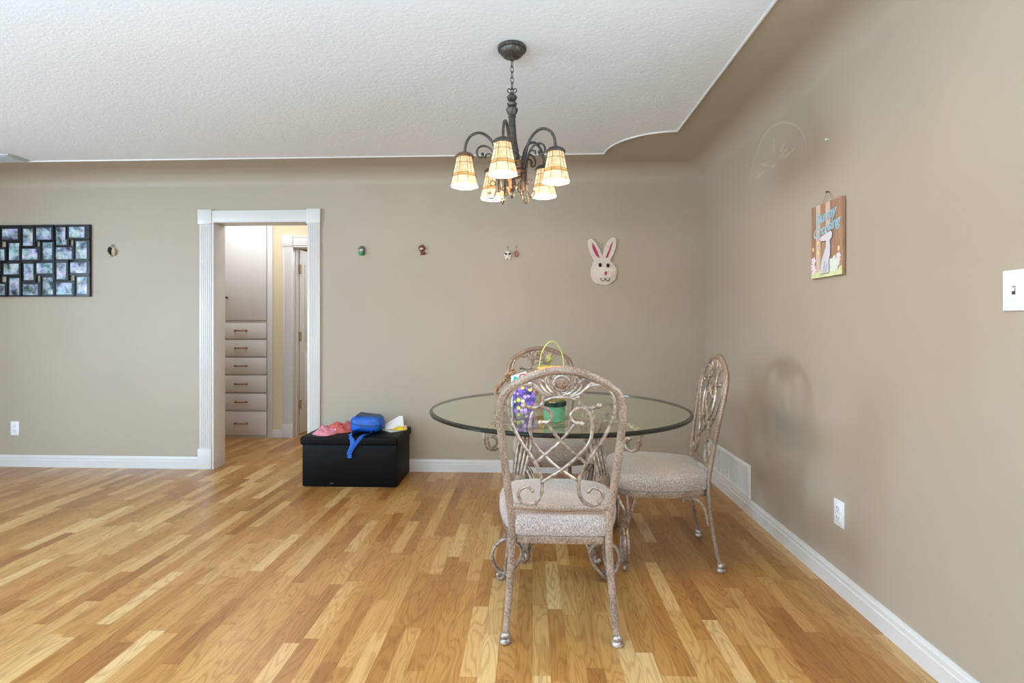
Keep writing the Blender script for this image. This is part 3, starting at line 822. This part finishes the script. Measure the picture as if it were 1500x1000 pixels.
for k in range(5):
    th = math.radians(-10+72*k); e = -math.cos(th)*O+math.sin(th)*Rr; n = Vector((-e.y, e.x, 0))
    def A_(r, z, o_=0): return e*r+n*o_+Vector((0, 0, z-ZC))
    bm = NB()
    tube(bm, smooth([A_(.058, 1.80), A_(.060, 1.88), A_(.066, 1.95), A_(.084, 2.015), A_(.115, 2.052), A_(.150, 2.064), A_(.185, 2.050), A_(.207, 2.018), A_(.215, 1.972)], 6), .0062, 8)
    arm = fin('arm', bm, M['bronze'], ch)
    bm = NB()
    tube(bm, smooth([A_(.068, 1.80, .006), A_(.070, 1.90, .006), A_(.082, 1.965, .006), (A_(.108, 1.998, .006)), A_(.140, 2.002, .006), A_(.160, 1.982, .006), A_(.156, 1.957, .006), A_(.138, 1.950, .006), A_(.132, 1.964, .006)], 5), .0046, 7)
    ball(bm, A_(.135, 1.966, .006), .0072)
    tube(bm, smooth([A_(.066, 1.90, -.008), A_(.078, 1.945, -.008), A_(.098, 1.972, -.008), A_(.118, 1.968, -.008), A_(.122, 1.952, -.008)], 5), .0040, 7)
    # lower scrolls
    tube(bm, smooth([A_(.066, 1.885, .004), A_(.072, 1.84, .004), A_(.074, 1.80, .004), A_(.086, 1.772, .004), A_(.106, 1.772, .004), A_(.112, 1.790, .004), A_(.100, 1.796, .004)], 5), .0040, 7)
    ball(bm, A_(.101, 1.794, .004), .006)
    tube(bm, smooth([A_(.050, 1.86), A_(.038, 1.84), A_(.040, 1.815), A_(.052, 1.812), A_(.052, 1.826)], 5), .003, 7)
    tube(bm, [A_(.088+.012*math.cos(q), 1.838+.012*math.sin(q)) for q in [2*PI*i/16 for i in range(16)]], .0025, 6, True)
    fin('scroll', bm, M['rust'] if k in (0,) else M['bronze'], arm)
    # shade: an octagonal cone, its own origin at the rim
    bm = NB(); prof = [(.0640, 0), (.0600, .018), (.0535, .045), (.0440, .088), (.0360, .130)]
    def ring(r, z, off=0): return [bm.verts.new((r*math.cos(2*PI*(q+.5)/8), r*math.sin(2*PI*(q+.5)/8), z)) for q in range(8)]
    outr = [ring(r, z) for r, z in prof]; inr = [ring(r-.003, z) for r, z in prof]
    for A, B in zip(outr, outr[1:]):
        for q in range(8): bm.faces.new((A[q], A[(q+1) % 8], B[(q+1) % 8], B[q])).material_index = 0
    for A, B in zip(inr, inr[1:]):
        for q in range(8): bm.faces.new((A[q], B[q], B[(q+1) % 8], A[(q+1) % 8])).material_index = 1
    for q in range(8): bm.faces.new((outr[0][q], inr[0][q], inr[0][(q+1) % 8], outr[0][(q+1) % 8])).material_index = 1
    bm.faces.new(inr[-1]).material_index = 1
    base = A_(.215, 1.820)
    me = fin('lamp_shade', bm, [M['shade'], M['lining']], ch, smooth=False, loc=base)
    # leading
    bm = NB()
    def rad(z):
        for (r0, a0), (r1, a1) in zip(prof, prof[1:]):
            if a0 <= z <= a1: return r0+(r1-r0)*(z-a0)/(a1-a0)
        return prof[-1][0]
    for q in range(8):
        a = 2*PI*(q+.5)/8; tube(bm, [((rad(z)+.0004)*math.cos(a), (rad(z)+.0004)*math.sin(a), z) for _, z in prof], .0009, 5)
        a0, a1 = a, a+2*PI/8
        m_ = Vector(((math.cos(a0)+math.cos(a1))/2, (math.sin(a0)+math.sin(a1))/2, 0))
        if q % 2 == 0: tube(bm, [m_*(rad(z)+.0004)+Vector((0, 0, z)) for z in (.051, .088, .13)], .0008, 5)
    for zz in (.040, .051, .100):
        tube(bm, [((rad(zz)+.0004)*math.cos(2*PI*(q+.5)/8), (rad(zz)+.0004)*math.sin(2*PI*(q+.5)/8), zz) for q in range(8)], .0009, 5, True)
    fin('leading', bm, M['lead'], me)
    bm = NB(); lathe(bm, [(.030, .126), (.041, .127), (.043, .131), (.041, .137), (.034, .144), (.018, .151), (.008, .157), (0, .158)], 24)
    fin('lamp_cap', bm, M['rust'] if k == 4 else M['bronze'], me)
    bm = NB(); ball(bm, (0, 0, .058), .022, 0, 16, (1, 1, 1.25)); fin('bulb', bm, M['bulb'], me)

# ------------------------------------------------------------------ ottoman + what lies on it
OX, OY, OT = -1.350, 3.868, .372
t = thing('storage_ottoman', 'black faux-leather storage ottoman standing against the back wall', 'ottoman', (OX, OY, 0))
bm = NB(); box(bm, (-.352, -.198, .004), (.352, .198, OT-.05), 0, .006); box(bm, (-.34, -.185, 0), (.34, .185, .006))
fin('body', bm, M['leather'], t)
bm = NB(); tmp = NB(); box(tmp, (-.365, -.210, OT-.062), (.365, .210, OT), 0, .014, 4)
bmesh.ops.subdivide_edges(tmp, edges=tmp.edges, cuts=1)
merge(bm, tmp); fin('lid', bm, M['leather'], t)
bm = NB()
for pts in ([(-.356, -.2085, OT-.018), (.356, -.2085, OT-.018)], [(.3635, -.2, OT-.018), (.3635, .2, OT-.018)]): tube(bm, pts, .0022, 6)
fin('piping', bm, M['leather'], t)
bm = NB(); box(bm, (-.145, -.2, .024), (-.117, -.1975, .032)); fin('maker_tag', bm, M['nail'], t, smooth=False)

def crumple(seed, rx, ry, h, res=26, freq=22, thick=.004, edge=.25):
    """a crumpled piece of fabric lying on z=0"""
    bm = NB(); rows = []
    for i in range(res+1):
        row = []
        for j in range(res*2):
            a = 2*PI*j/(res*2); f = i/res
            k = 1+edge*noise.noise(Vector((math.cos(a)*1.6+seed, math.sin(a)*1.6, seed)))
            x, y = rx*f*k*math.cos(a), ry*f*k*math.sin(a)
            fold = .5+.5*noise.noise(Vector((x*freq*.8+seed, y*freq*1.3, seed*2.0)))
            crease = abs(noise.noise(Vector((x*freq*1.5, y*freq*1.9+seed, seed))))
            z = max(.002, h*(1-f**3)*(.25+fold*.9-crease*.7)+.003*(1-f))
            row.append(bm.verts.new((x, y, z)))
        rows.append(row)
    n = res*2
    for A, B in zip(rows, rows[1:]):
        for j in range(n):
            try: bm.faces.new((A[j], A[(j+1) % n], B[(j+1) % n], B[j]))
            except ValueError: pass
    low = [bm.verts.new((v.co.x*.97, v.co.y*.97, .0005)) for v in rows[-1]]
    for j in range(n): bm.faces.new((rows[-1][j], low[j], low[(j+1) % n], rows[-1][(j+1) % n]))
    bm.faces.new(low)
    bmesh.ops.remove_doubles(bm, verts=bm.verts, dist=1e-5)
    return bm
t = thing('crumpled_cloth', 'crumpled pink and coral garment on the left of the black ottoman', 'clothing', (-1.525, 3.835, OT))
bm = crumple(3.1, .105, .105, .055); o = fin('pink_layer', bm, M['pink'], t, loc=(-.045, -.04, 0)); o['label'] = 'pale pink layer'
bm = crumple(7.7, .135, .11, .085); o = fin('coral_layer', bm, M['coral'], t, loc=(.03, .05, 0)); o['label'] = 'coral red layer'
for p in ((.035, -.07, .034), (-.06, -.11, .022)):
    bm = NB(); ball(bm, p, .007, 0, 10, (1, 1, .7)); fin('bead', bm, M['paper'], t)

bp = thing('small_backpack', 'small bright blue bag with dark top, straps dangling over the ottoman front', 'bag', (-1.268, 3.855, OT))
bm = NB(); tmp = NB(); box(tmp, (-.122, -.088, .004), (.122, .088, .112), 0, .050, 6)
bmesh.ops.subdivide_edges(tmp, edges=tmp.edges, cuts=1)
for v in tmp.verts:
    v.co += Vector((noise.noise(v.co*18)*.010, noise.noise(v.co*17+Vector((5, 0, 0)))*.010, (noise.noise(v.co*16+Vector((0, 9, 0)))*.010) if v.co.z > .02 else 0))
    if v.co.z > .05: v.co.z += .012-.05*(v.co.x*.5)
    v.co.z = max(v.co.z, .002)
merge(bm, tmp); fin('bag_body', bm, M['blue'], bp)
bm = NB(); box(bm, (-.084, -.052, 0), (.084, .056, .010), 0, .005, 3); o = fin('top_panel', bm, M['navy'], bp, loc=(.002, .004, .121)); o.rotation_euler = (.06, .10, 0)
bm = NB(); tube(bm, smooth([(-.10, -.088, .080), (-.04, -.094, .068), (.04, -.094, .062), (.10, -.090, .070)], 4), .0035, 6); fin('zip', bm, M['navy'], bp)
def strap(pts, w=.015):
    bm = NB(); tube(bm, smooth(pts, 6), w, 8, up=(0, 1, .35), flat=.14); return fin('strap', bm, M['blue'], bp)
def SP(x, y, z): return (x+1.268, y-3.855, z-OT)
strap([SP(-1.30, 3.80, .40), SP(-1.335, 3.74, .395), SP(-1.350, 3.69, .385), SP(-1.340, 3.653, .378), SP(-1.318, 3.647, .35), SP(-1.318, 3.647, .31), SP(-1.335, 3.647, .27), SP(-1.343, 3.647, .245)], .017)
strap([SP(-1.20, 3.79, .40), SP(-1.215, 3.72, .385), SP(-1.235, 3.67, .384), SP(-1.255, 3.650, .372), SP(-1.285, 3.646, .335), SP(-1.315, 3.645, .295), SP(-1.335, 3.646, .255), SP(-1.338, 3.646, .222)], .013)
bm = NB(); box(bm, tuple(SP(-1.352, 3.641, .222)), tuple(SP(-1.322, 3.650, .244)), 0, .002); fin('buckle', bm, M['blue'], bp)

t = tag(fin('paper_sheet', (lambda b: (prism(b, [(0, 0), (1, 0), (1, 1), (0, 1)], 0, 1), b)[1])(NB()), M['paper'], smooth=False), 'flat white paper on the right of the ottoman, beneath the folded card', 'paper')
me = t.data
quad = [(-1.195, 3.93), (-1.085, 3.830), (-.985, 3.915), (-1.07, 4.02)]
bm = NB(); A = [bm.verts.new((x+1.08, y-3.92, .0008)) for x, y in quad]; B = [bm.verts.new((x+1.08, y-3.92, .0028)) for x, y in quad]
bm.faces.new(A[::-1]); bm.faces.new(B)
for i in range(4): bm.faces.new((A[i], A[(i+1) % 4], B[(i+1) % 4], B[i]))
me.clear_geometry(); bm.to_mesh(me); bm.free(); t.location = (-1.08, 3.92, OT)
t = thing('folded_card', 'white folded card propped up with a yellow wrapper, right of the blue bag', 'card', (-1.07, 3.95, OT+.003))
bm = NB()
q = [Vector((-.095, -.03, .004)), Vector((.055, -.03, .012)), Vector((.030, .03, .100)), Vector((-.085, .03, .038))]
q = [Vector((-.085, -.035, .004)), Vector((.060, -.005, .004)), Vector((.035, .045, .092)), Vector((.010, .045, .096)), Vector((-.090, .012, .036))]
nn = Vector((0, -.002, .001))
A = [bm.verts.new(v) for v in q]; B = [bm.verts.new(v+nn) for v in q]
bm.faces.new(A[::-1]); bm.faces.new(B)
for i in range(len(q)): bm.faces.new((A[i], A[(i+1) % len(q)], B[(i+1) % len(q)], B[i]))
fin('card', bm, M['paper'], t, smooth=False)
bm = crumple(12.3, .060, .034, .034, 12, 40); fin('yellow_wrapper', bm, M['yellow'], t, loc=(.028, -.035, .002))
bm = crumple(2.3, .022, .02, .050, 10, 50); fin('peach_scrap', bm, M['peach'], t, loc=(.066, -.022, .002))

# ------------------------------------------------------------------ back wall hangings
PH = [(-4.469,1.916,-4.335,2.005),(-4.284,1.862,-4.201,2.004),(-4.167,1.914,-4.038,2.011),(-3.996,1.869,-3.908,2.014),(-3.888,1.928,-3.751,2.017),(-4.583,1.739,-4.448,1.833),(-4.41,1.742,-4.322,1.884),(-4.293,1.746,-4.159,1.835),(-4.109,1.745,-4.029,1.886),(-4.0,1.748,-3.863,1.845),(-3.821,1.751,-3.731,1.896),(-4.452,1.622,-4.322,1.711),(-4.28,1.573,-4.196,1.71),(-4.167,1.629,-4.029,1.714),(-3.988,1.58,-3.908,1.717),(-3.875,1.631,-3.734,1.72),(-4.583,1.449,-4.448,1.538),(-4.402,1.449,-4.318,1.59),(-4.289,1.448,-4.159,1.537),(-4.109,1.452,-4.025,1.593),(-3.992,1.451,-3.859,1.548),(-3.813,1.455,-3.73,1.596),
      (-4.60,1.862,-4.51,2.004),(-4.60,1.573,-4.51,1.70)]
pf = thing('collage_frame', 'black multi-opening collage frame full of family snapshots on the back wall', 'picture frame', (-4.15, YB, 1.73))
bm = NB()
for i, (x0, z0, x1, z1) in enumerate(PH):
    a0, b0, a1, b1 = x0+4.15-.024, z0-1.73-.018, x1+4.15+.024, z1-1.73+.018
    if z1 > 1.99: b1 = 2.036-1.73
    if z0 < 1.50: b0 = 1.434-1.73
    if x1 > -3.76: a1 = -3.702+4.15
    dp = -.014-.002*(i % 3)
    box(bm, (a0, dp, b0), (a1, -.001, b1))
    w = .008
    for bb in (((a0, dp-.006, b0), (a1, dp, b0+w)), ((a0, dp-.006, b1-w), (a1, dp, b1)), ((a0, dp-.006, b0), (a0+w, dp, b1)), ((a1-w, dp-.006, b0), (a1, dp, b1))): box(bm, *bb)
fin('frame_border', bm, M['frameblk'], pf, smooth=False)
for i, (x0, z0, x1, z1) in enumerate(PH):
    dp = -.014-.002*(i % 3); bm = NB(); w, h = (x1-x0)/2, (z1-z0)/2
    box(bm, (-w, -.0015, -h), (w, 0, h))
    fin('photo', bm, M['photo'], pf, smooth=False, loc=((x0+x1)/2+4.15, dp-.0002, (z0+z1)/2-1.73))

def hook(bm, x, z, mat=0):
    tube(bm, [(x, 0, z), (x, -.010, z+.001)], .0022, 6, mat=mat); ball(bm, (x, -.010, z+.001), .0042, mat, 8)
# black and tan ornament
t = thing('hanging_ornament', 'tiny black and tan ornament hanging between the collage frame and doorway', 'ornament', (-3.515, YB, 1.815))
bm = NB(); ball(bm, (-.018, -.016, .006), .020, 0, 12, (.8, .6, 1.35)); ball(bm, (-.010, -.018, -.020), .013, 0, 10, (.8, .7, 1)); fin('black_figure', bm, M['black'], t)
bm = NB(); ball(bm, (.016, -.014, -.008), .022, 0, 12, (.75, .6, 1.5)); ball(bm, (-.016, -.014, -.040), .011, 0, 10, (1, .8, .8)); fin('tan_figure', bm, M['tanp'], t)
bm = NB(); tube(bm, smooth([(-.018, -.012, .03), (-.010, -.008, .048), (.008, -.008, .048), (.02, -.012, .03)], 5), .0018, 6); hook(bm, 0, .048); fin('loop', bm, M['nail'], t)
# green ornament
t = thing('hanging_ornament', 'tiny round green ornament on the back wall, just right of the doorway', 'ornament', (-1.398, YB, 1.805))
bm = NB(); lathe(bm, [(0, -.028), (.018, -.026), (.026, -.010), (.026, .0), (0, .0)], 16, (0, -.018, -.012)); fin('base', bm, M['greenp'], t)
bm = NB(); ball(bm, (0, -.016, .010), .026, 0, 16, (1, .55, 1)); fin('rim', bm, M['greend'], t)
bm = NB(); ball(bm, (0, -.024, .002), .018, 0, 14, (1, .5, .75)); fin('centre', bm, M['palepink'], t)
bm = NB(); hook(bm, 0, .036); fin('nail', bm, M['nail'], t)
# red-brown ornament
t = thing('hanging_ornament', 'tiny dark red and brown ornament alone midway along the back wall', 'ornament', (-.898, YB, 1.808))
bm = NB(); ball(bm, (-.004, -.016, .014), .027, 0, 16, (1.05, .55, .95)); fin('top', bm, M['brownp'], t)
bm = NB(); ball(bm, (-.004, -.026, .008), .013, 0, 12, (1.2, .5, .8)); fin('centre', bm, M['palepink'], t)
bm = NB(); box(bm, (-.016, -.026, -.040), (.024, -.006, -.014), 0, .006, 3); fin('base', bm, M['redp'], t)
bm = NB(); ball(bm, (-.018, -.018, -.030), .012, 0, 10); fin('side_bead', bm, M['tanp'], t)
bm = NB(); hook(bm, 0, .042); fin('nail', bm, M['nail'], t)
# white figure and rosy ring
t = thing('hanging_ornament', 'tiny white star-shaped ornament with black marks, left of the rosy ring', 'ornament', (-.200, YB, 1.770))
bm = NB()
ball(bm, (0, -.014, .010), .022, 0, 14, (1.1, .5, .7))
for s in (-1, 1):
    ball(bm, (s*.020, -.012, -.008), .011, 0, 10, (1.1, .6, 1)); ball(bm, (s*.014, -.012, -.032), .013, 0, 10, (.8, .6, 1.2))
ball(bm, (0, -.013, -.014), .018, 0, 12, (1, .5, 1.1)); fin('body', bm, M['yarn'], t)
bm = NB()
for s in (-1, 1): tube(bm, [(s*.024, -.020, .006), (s*.010, -.027, -.004)], [.004, .007], 8)
fin('marks', bm, M['black'], t)
bm = NB(); hook(bm, 0, .058); tube(bm, [(0, -.008, .058), (0, -.012, .02)], .0010, 5); fin('nail', bm, M['nail'], t)
t = thing('hanging_ornament', 'tiny rosy brown ring ornament, right of the white star-shaped one', 'ornament', (-.133, YB, 1.772))
bm = NB(); tube(bm, [(.014*math.cos(a), -.012, -.002+.019*math.sin(a)) for a in [2*PI*k/24 for k in range(24)]], .0068, 8, True); fin('ring', bm, M['rosy'], t)
bm = NB(); hook(bm, .002, .056); tube(bm, [(.002, -.008, .056), (0, -.012, .018)], .0010, 5); fin('nail', bm, M['nail'], t)

# beaded rabbit
def ZP(zx, zy): return ((zx/9.09+840-885)*.00552, -(zy/9.09+330-383)*.00552)
rb = thing('rabbit_wall_hanging', 'white bobbly rabbit face with pink ears hanging on the back wall', 'wall decoration', (.571, YB, 1.708))
head = [ZP(*p) for p in [(285,480),(250,560),(240,640),(255,710),(300,765),(370,785),(430,797),(500,775),(560,720),(582,640),(565,560),(500,480),(460,462),(395,450),(330,460)]]
earL = [ZP(*p) for p in [(300,480),(250,400),(212,300),(203,230),(215,192),(250,185),(290,215),(340,300),(380,380),(392,450),(370,480)]]
earR = [ZP(*p) for p in [(395,470),(405,380),(430,290),(470,215),(520,172),(560,178),(577,230),(560,330),(525,410),(490,475)]]
def sm2(pts): return [(p.x, p.z) for p in smooth([(u, 0, v) for u, v in pts], 3, True)]
def inside(p, poly):
    x, y = p; c = False; n = len(poly)
    for i in range(n):
        x0, y0 = poly[i]; x1, y1 = poly[(i+1) % n]
        if (y0 > y) != (y1 > y) and x < (x1-x0)*(y-y0)/(y1-y0)+x0: c = not c
    return c
def bobbly(name, poly, lift=0.0, dome=0.0):
    P = sm2(poly); bm = NB(); prism(bm, P, -.012-lift, -.002)
    xs = [p[0] for p in P]; zz = [p[1] for p in P]; cxx, czz = (min(xs)+max(xs))/2, (min(zz)+max(zz))/2
    s = .0092; z = min(zz); r = 0
    while z < max(zz):
        x = min(xs)+(s/2 if r % 2 else 0)
        while x < max(xs):
            if inside((x, z), P):
                d = max(0, 1-(((x-cxx)/.1)**2+((z-czz)/.1)**2))
                ball(bm, (x+random.uniform(-.001, .001), -.012-lift-dome*d, z), .0056, 0, 6)
            x += s
        z += s*.87; r += 1
    if dome:
        ball(bm, (cxx, -.010, czz), .088, 0, 20, (1, (dome+.006)/.088, .92))
    return fin(name, bm, M['yarn'], rb)
bobbly('head', head, 0, .014)
e1 = bobbly('ear', earL, .002); e2 = bobbly('ear', earR, .002)
for e_, pts in ((e1, [(255,240),(275,260),(320,340),(355,430),(345,440),(305,400),(265,320)]), (e2, [(525,225),(527,240),(500,330),(465,430),(445,445),(437,430),(470,350),(500,270)])):
    bm = NB(); prism(bm, [ZP(*p) for p in pts], -.0205, -.012); fin('inner_ear', bm, M['magenta'], e_, smooth=False)
for p in ((360, 535), (462, 542)):
    bm = NB(); u, v = ZP(*p); ball(bm, (u, -.030, v), .0125, 0, 14, (1, .6, 1.35)); fin('eye', bm, M['black'], rb)
bm = NB(); u, v = ZP(432, 645); ball(bm, (u, -.031, v), .010, 0, 12, (1, .6, 1.6)); fin('nose', bm, M['magenta'], rb)
bm = NB()
for s in (-1, 1): tube(bm, smooth([(ZP(425+s*60, 705)[0], -.028, ZP(0, 705)[1]), (ZP(425+s*48, 738)[0], -.029, ZP(0, 738)[1]), (ZP(425+s*18, 742)[0], -.030, ZP(0, 742)[1]), (ZP(428, 705)[0], -.032, ZP(0, 705)[1])], 4), .0026, 6)
fin('mouth', bm, M['black'], rb)
bm = NB(); u, v = ZP(395, 255); hook(bm, u, v); fin('nail', bm, M['nail'], rb)

# ------------------------------------------------------------------ sign on the right wall
sg = thing('wooden_sign', 'small plank sign with blue lettering and a painted rabbit, hung by twine', 'sign', (XR-.002, 2.396, 1.42), -PI/2)
W, Hh = .246, .345
mats = ['plank_a', 'plank_b', 'plank_c', 'plank_b', 'plank_a', 'plank_c']
ed = [-.123, -.083, -.047, -.004, .030, .078, .123]
bm = NB()
for i in range(6): box(bm, (ed[i], -.016, 0), (ed[i+1]-.0006, -.001, Hh), i, .0012, 1)
fin('board', bm, [M[k] for k in mats], sg, smooth=False)
def flat(name, polys, mat, y, parent=sg):
    bm = NB()
    for i, p in enumerate(polys): prism(bm, p, y-.00012*i, y+.0007)
    return fin(name, bm, mat, parent, smooth=False)
def ell(cx_, cz_, a, b, n=16, ph=0): return [(cx_+a*math.cos(2*PI*k/n+ph), cz_+b*math.sin(2*PI*k/n+ph)) for k in range(n)]
def lerp2(L): return L
gr = [(-.122, .001), (.122, .001), (.122, .040)]+[(.122-.244*k/16, .036+.010*math.sin(k*1.9)-.006*abs(k-8)/8) for k in range(1, 17)]
flat('painted_grass', [gr], M['signgreen'], -.0168)
def blob(u, v, r): return [(u+r*(1+.22*math.cos(5*2*PI*k/30))*math.cos(2*PI*k/30), v+r*(1+.22*math.cos(5*2*PI*k/30))*math.sin(2*PI*k/30)) for k in range(30)]
flat('painted_bush', [blob(.058, .055, .032), blob(.078, .050, .022), blob(.040, .044, .022)], M['signwhite'], -.0174)
flat('painted_flowers', [blob(-.100, .085, .017), blob(-.103, .055, .017), blob(-.092, .040, .013), blob(-.104, .030, .012), blob(.098, .085, .015), blob(.100, .068, .012)], M['signflower'], -.0180)
flat('painted_buds', [ell(-.104, .140, .008, .010), ell(-.062, .166, .007, .008), ell(-.058, .120, .009, .013), ell(.100, .118, .008, .012)], M['signyellow'], -.0180)
rab = [(-.038, .018), (.024, .018), (.028, .040), (.024, .070), (.036, .095), (.038, .140), (.034, .165), (.050, .176), (.054, .192), (.044, .206), (.024, .204), (.014, .200), (.006, .224), (.000, .226), (.002, .200), (-.014, .196), (-.036, .190), (-.044, .180), (-.034, .170), (-.010, .168), (.006, .168), (.004, .140), (-.012, .110), (-.030, .082), (-.038, .050)]
def grow(P, d):
    cx_ = sum(p[0] for p in P)/len(P); n = len(P); out = []
    for i in range(n):
        a, b, c_ = Vector(P[i-1]), Vector(P[i]), Vector(P[(i+1) % n])
        t_ = (c_-a).normalized(); nn = Vector((t_.y, -t_.x)); out.append(tuple(b+nn*d))
    return out
flat('painted_rabbit', [grow(rab, .0035)], M['signdark'], -.0186)
flat('painted_rabbit', [rab], M['signgrey'], -.0196)
flat('painted_rabbit_lines', [[(-.012, .022), (-.010, .022), (-.004, .075), (-.006, .075)], [(.004, .022), (.006, .022), (.012, .060), (.010, .060)]], M['signdark'], -.0202)
def lettering(txt, size, x, z, rot, name):
    cu = bpy.data.curves.new('txt', 'FONT'); cu.body = txt; cu.size = size; cu.extrude = .0005; cu.shear = .35; cu.align_x = 'CENTER'; cu.offset = .0012; cu.space_character = .9
    ob = bpy.data.objects.new('txt', cu); COL.objects.link(ob)
    bpy.context.view_layer.update()
    me = bpy.data.meshes.new_from_object(ob.evaluated_get(bpy.context.evaluated_depsgraph_get()))
    bpy.data.objects.remove(ob)
    me.materials.clear(); me.materials.append(M['signblue'])
    o = bpy.data.objects.new(name, me); COL.objects.link(o); o.parent = sg
    o.location = (x, -.0172, z); o.rotation_euler = (PI/2, 0, 0)
    o.rotation_euler = (Matrix.Rotation(-rot, 4, 'Y') @ Matrix.Rotation(PI/2, 4, 'X')).to_euler()
    return o
lettering('Bunny', .070, -.004, .262, .14, 'lettering')
lettering('Crossing', .066, .002, .206, .18, 'lettering')
bm = NB()
tube(bm, [(-.048, -.008, Hh-.004), (-.002, -.012, Hh+.048), (.048, -.008, Hh-.004)], .0016, 6); fin('twine', bm, M['twine'], sg)
bm = NB(); hook(bm, -.002, Hh+.048); ball(bm, (-.002, -.012, Hh+.048), .005, 0, 8); fin('nail', bm, M['nail'], sg)

# pin and a fan of thin raised paler lines on the right wall
bm = NB(); tube(bm, [(.004, 0, 0), (-.012, 0, 0)], .003, 8); ball(bm, (-.012, 0, 0), .0055, 0, 10)
tag(fin('push_pin', bm, M['plastic'], loc=(XR, 2.406, 2.06)), 'tiny white pin in the right wall, above the wooden sign', 'pin')
t = thing('pale_fan_lines', 'faint pale arched fan shape high on the right wall', 'wall decoration', (XR, 2.93, 2.09))
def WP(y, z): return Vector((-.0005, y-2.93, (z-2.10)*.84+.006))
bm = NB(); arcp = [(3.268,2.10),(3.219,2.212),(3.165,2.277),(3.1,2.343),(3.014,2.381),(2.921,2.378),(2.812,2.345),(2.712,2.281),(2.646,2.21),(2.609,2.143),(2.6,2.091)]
tube(bm, smooth([WP(*p) for p in arcp], 6), [.004, .006, .006, .004], 6, up=(1, 0, 0), flat=.28); fin('arch_line', bm, M['pale_fan'], t)
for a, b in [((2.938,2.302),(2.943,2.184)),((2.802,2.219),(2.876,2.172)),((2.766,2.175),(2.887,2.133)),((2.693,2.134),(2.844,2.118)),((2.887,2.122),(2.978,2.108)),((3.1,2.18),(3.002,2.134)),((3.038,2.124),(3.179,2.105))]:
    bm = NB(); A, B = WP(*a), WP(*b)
    tube(bm, [A.lerp(B, k/8) for k in range(9)], [.001, .008, .012, .010, .001], 8, up=(1, 0, 0), flat=.12); fin('fan_line', bm, M['pale_fan'], t)

# ------------------------------------------------------------------ camera and light
cam = bpy.data.cameras.new('camera'); co = bpy.data.objects.new('camera', cam); COL.objects.link(co)
cam.sensor_width = 36; cam.lens = 740/1500*36; cam.shift_y = -25/1500
co.location = (0, 0, 1.2); co.rotation_euler = (PI/2, 0, tau); cam.clip_start = .05
SC.camera = co
def area(name, loc, rot, sx, sy, power, col):
    l = bpy.data.lights.new(name, 'AREA'); l.shape = 'RECTANGLE'; l.size = sx; l.size_y = sy; l.energy = power; l.color = col
    o = bpy.data.objects.new(name, l); COL.objects.link(o); o.location = loc; o.rotation_euler = rot; return o
area('daylight_left', (XL-.25, (LW[0]+LW[1])/2, 1.35), (0, -PI/2, 0), 1.1, 1.2, 215, (.58, .79, 1))
area('added_light_right', (XR+.2, 1.0, 1.35), (0, PI/2, 0), 1.1, .7, 42, (.72, .87, 1))  # small strong source added in the unseen right window for flash-like shadows
area('daylight_front', (-3.3, YF-.3, 1.4), (PI/2, 0, 0), 3.8, 1.6, 58, (.52, .76, 1))
area('added_ceiling_fill', (-1.4, -.9, 1.5), (PI, 0, 0), 2.6, 1.4, 330, (.52, .77, 1))  # unseen upward light, added to brighten the ceiling
area('hall_fill', (-2.9, 4.75, 2.40), (0, 0, 0), 1.5, .7, 15, (.90, .93, 1))  # no fixture here, an unseen area light added to light the hall
area('far_room_fill', (-1.7, 6.2, 2.3), (0, 0, 0), .5, .5, 16, (.8, .9, 1))  # overhead light added to brighten the open door; no window there
for k in range(5):
    th = math.radians(-10+72*k); e = -math.cos(th)*O+math.sin(th)*Rr
    l = bpy.data.lights.new('lamp_light', 'POINT'); l.energy = 4.6; l.color = (1, .66, .34); l.shadow_soft_size = .02
    o = bpy.data.objects.new('lamp_light', l); COL.objects.link(o); o.location = Vector((CX, CY, 1.80))+e*.215
w = bpy.data.worlds.new('world'); SC.world = w; w.use_nodes = True
w.node_tree.nodes['Background'].inputs[0].default_value = (.80, .90, 1, 1); w.node_tree.nodes['Background'].inputs[1].default_value = 1.2
SC.view_settings.view_transform = 'Standard'; SC.view_settings.look = 'None'; SC.view_settings.gamma = 1; SC.view_settings.use_curve_mapping = False
SC.view_settings.exposure = .22
cy = SC.cycles
cy.use_denoising = True; cy.max_bounces = 10; cy.diffuse_bounces = 5; cy.glossy_bounces = 4; cy.transmission_bounces = 6; cy.transparent_max_bounces = 10
cy.sample_clamp_indirect = 6; cy.caustics_reflective = False; cy.caustics_refractive = False
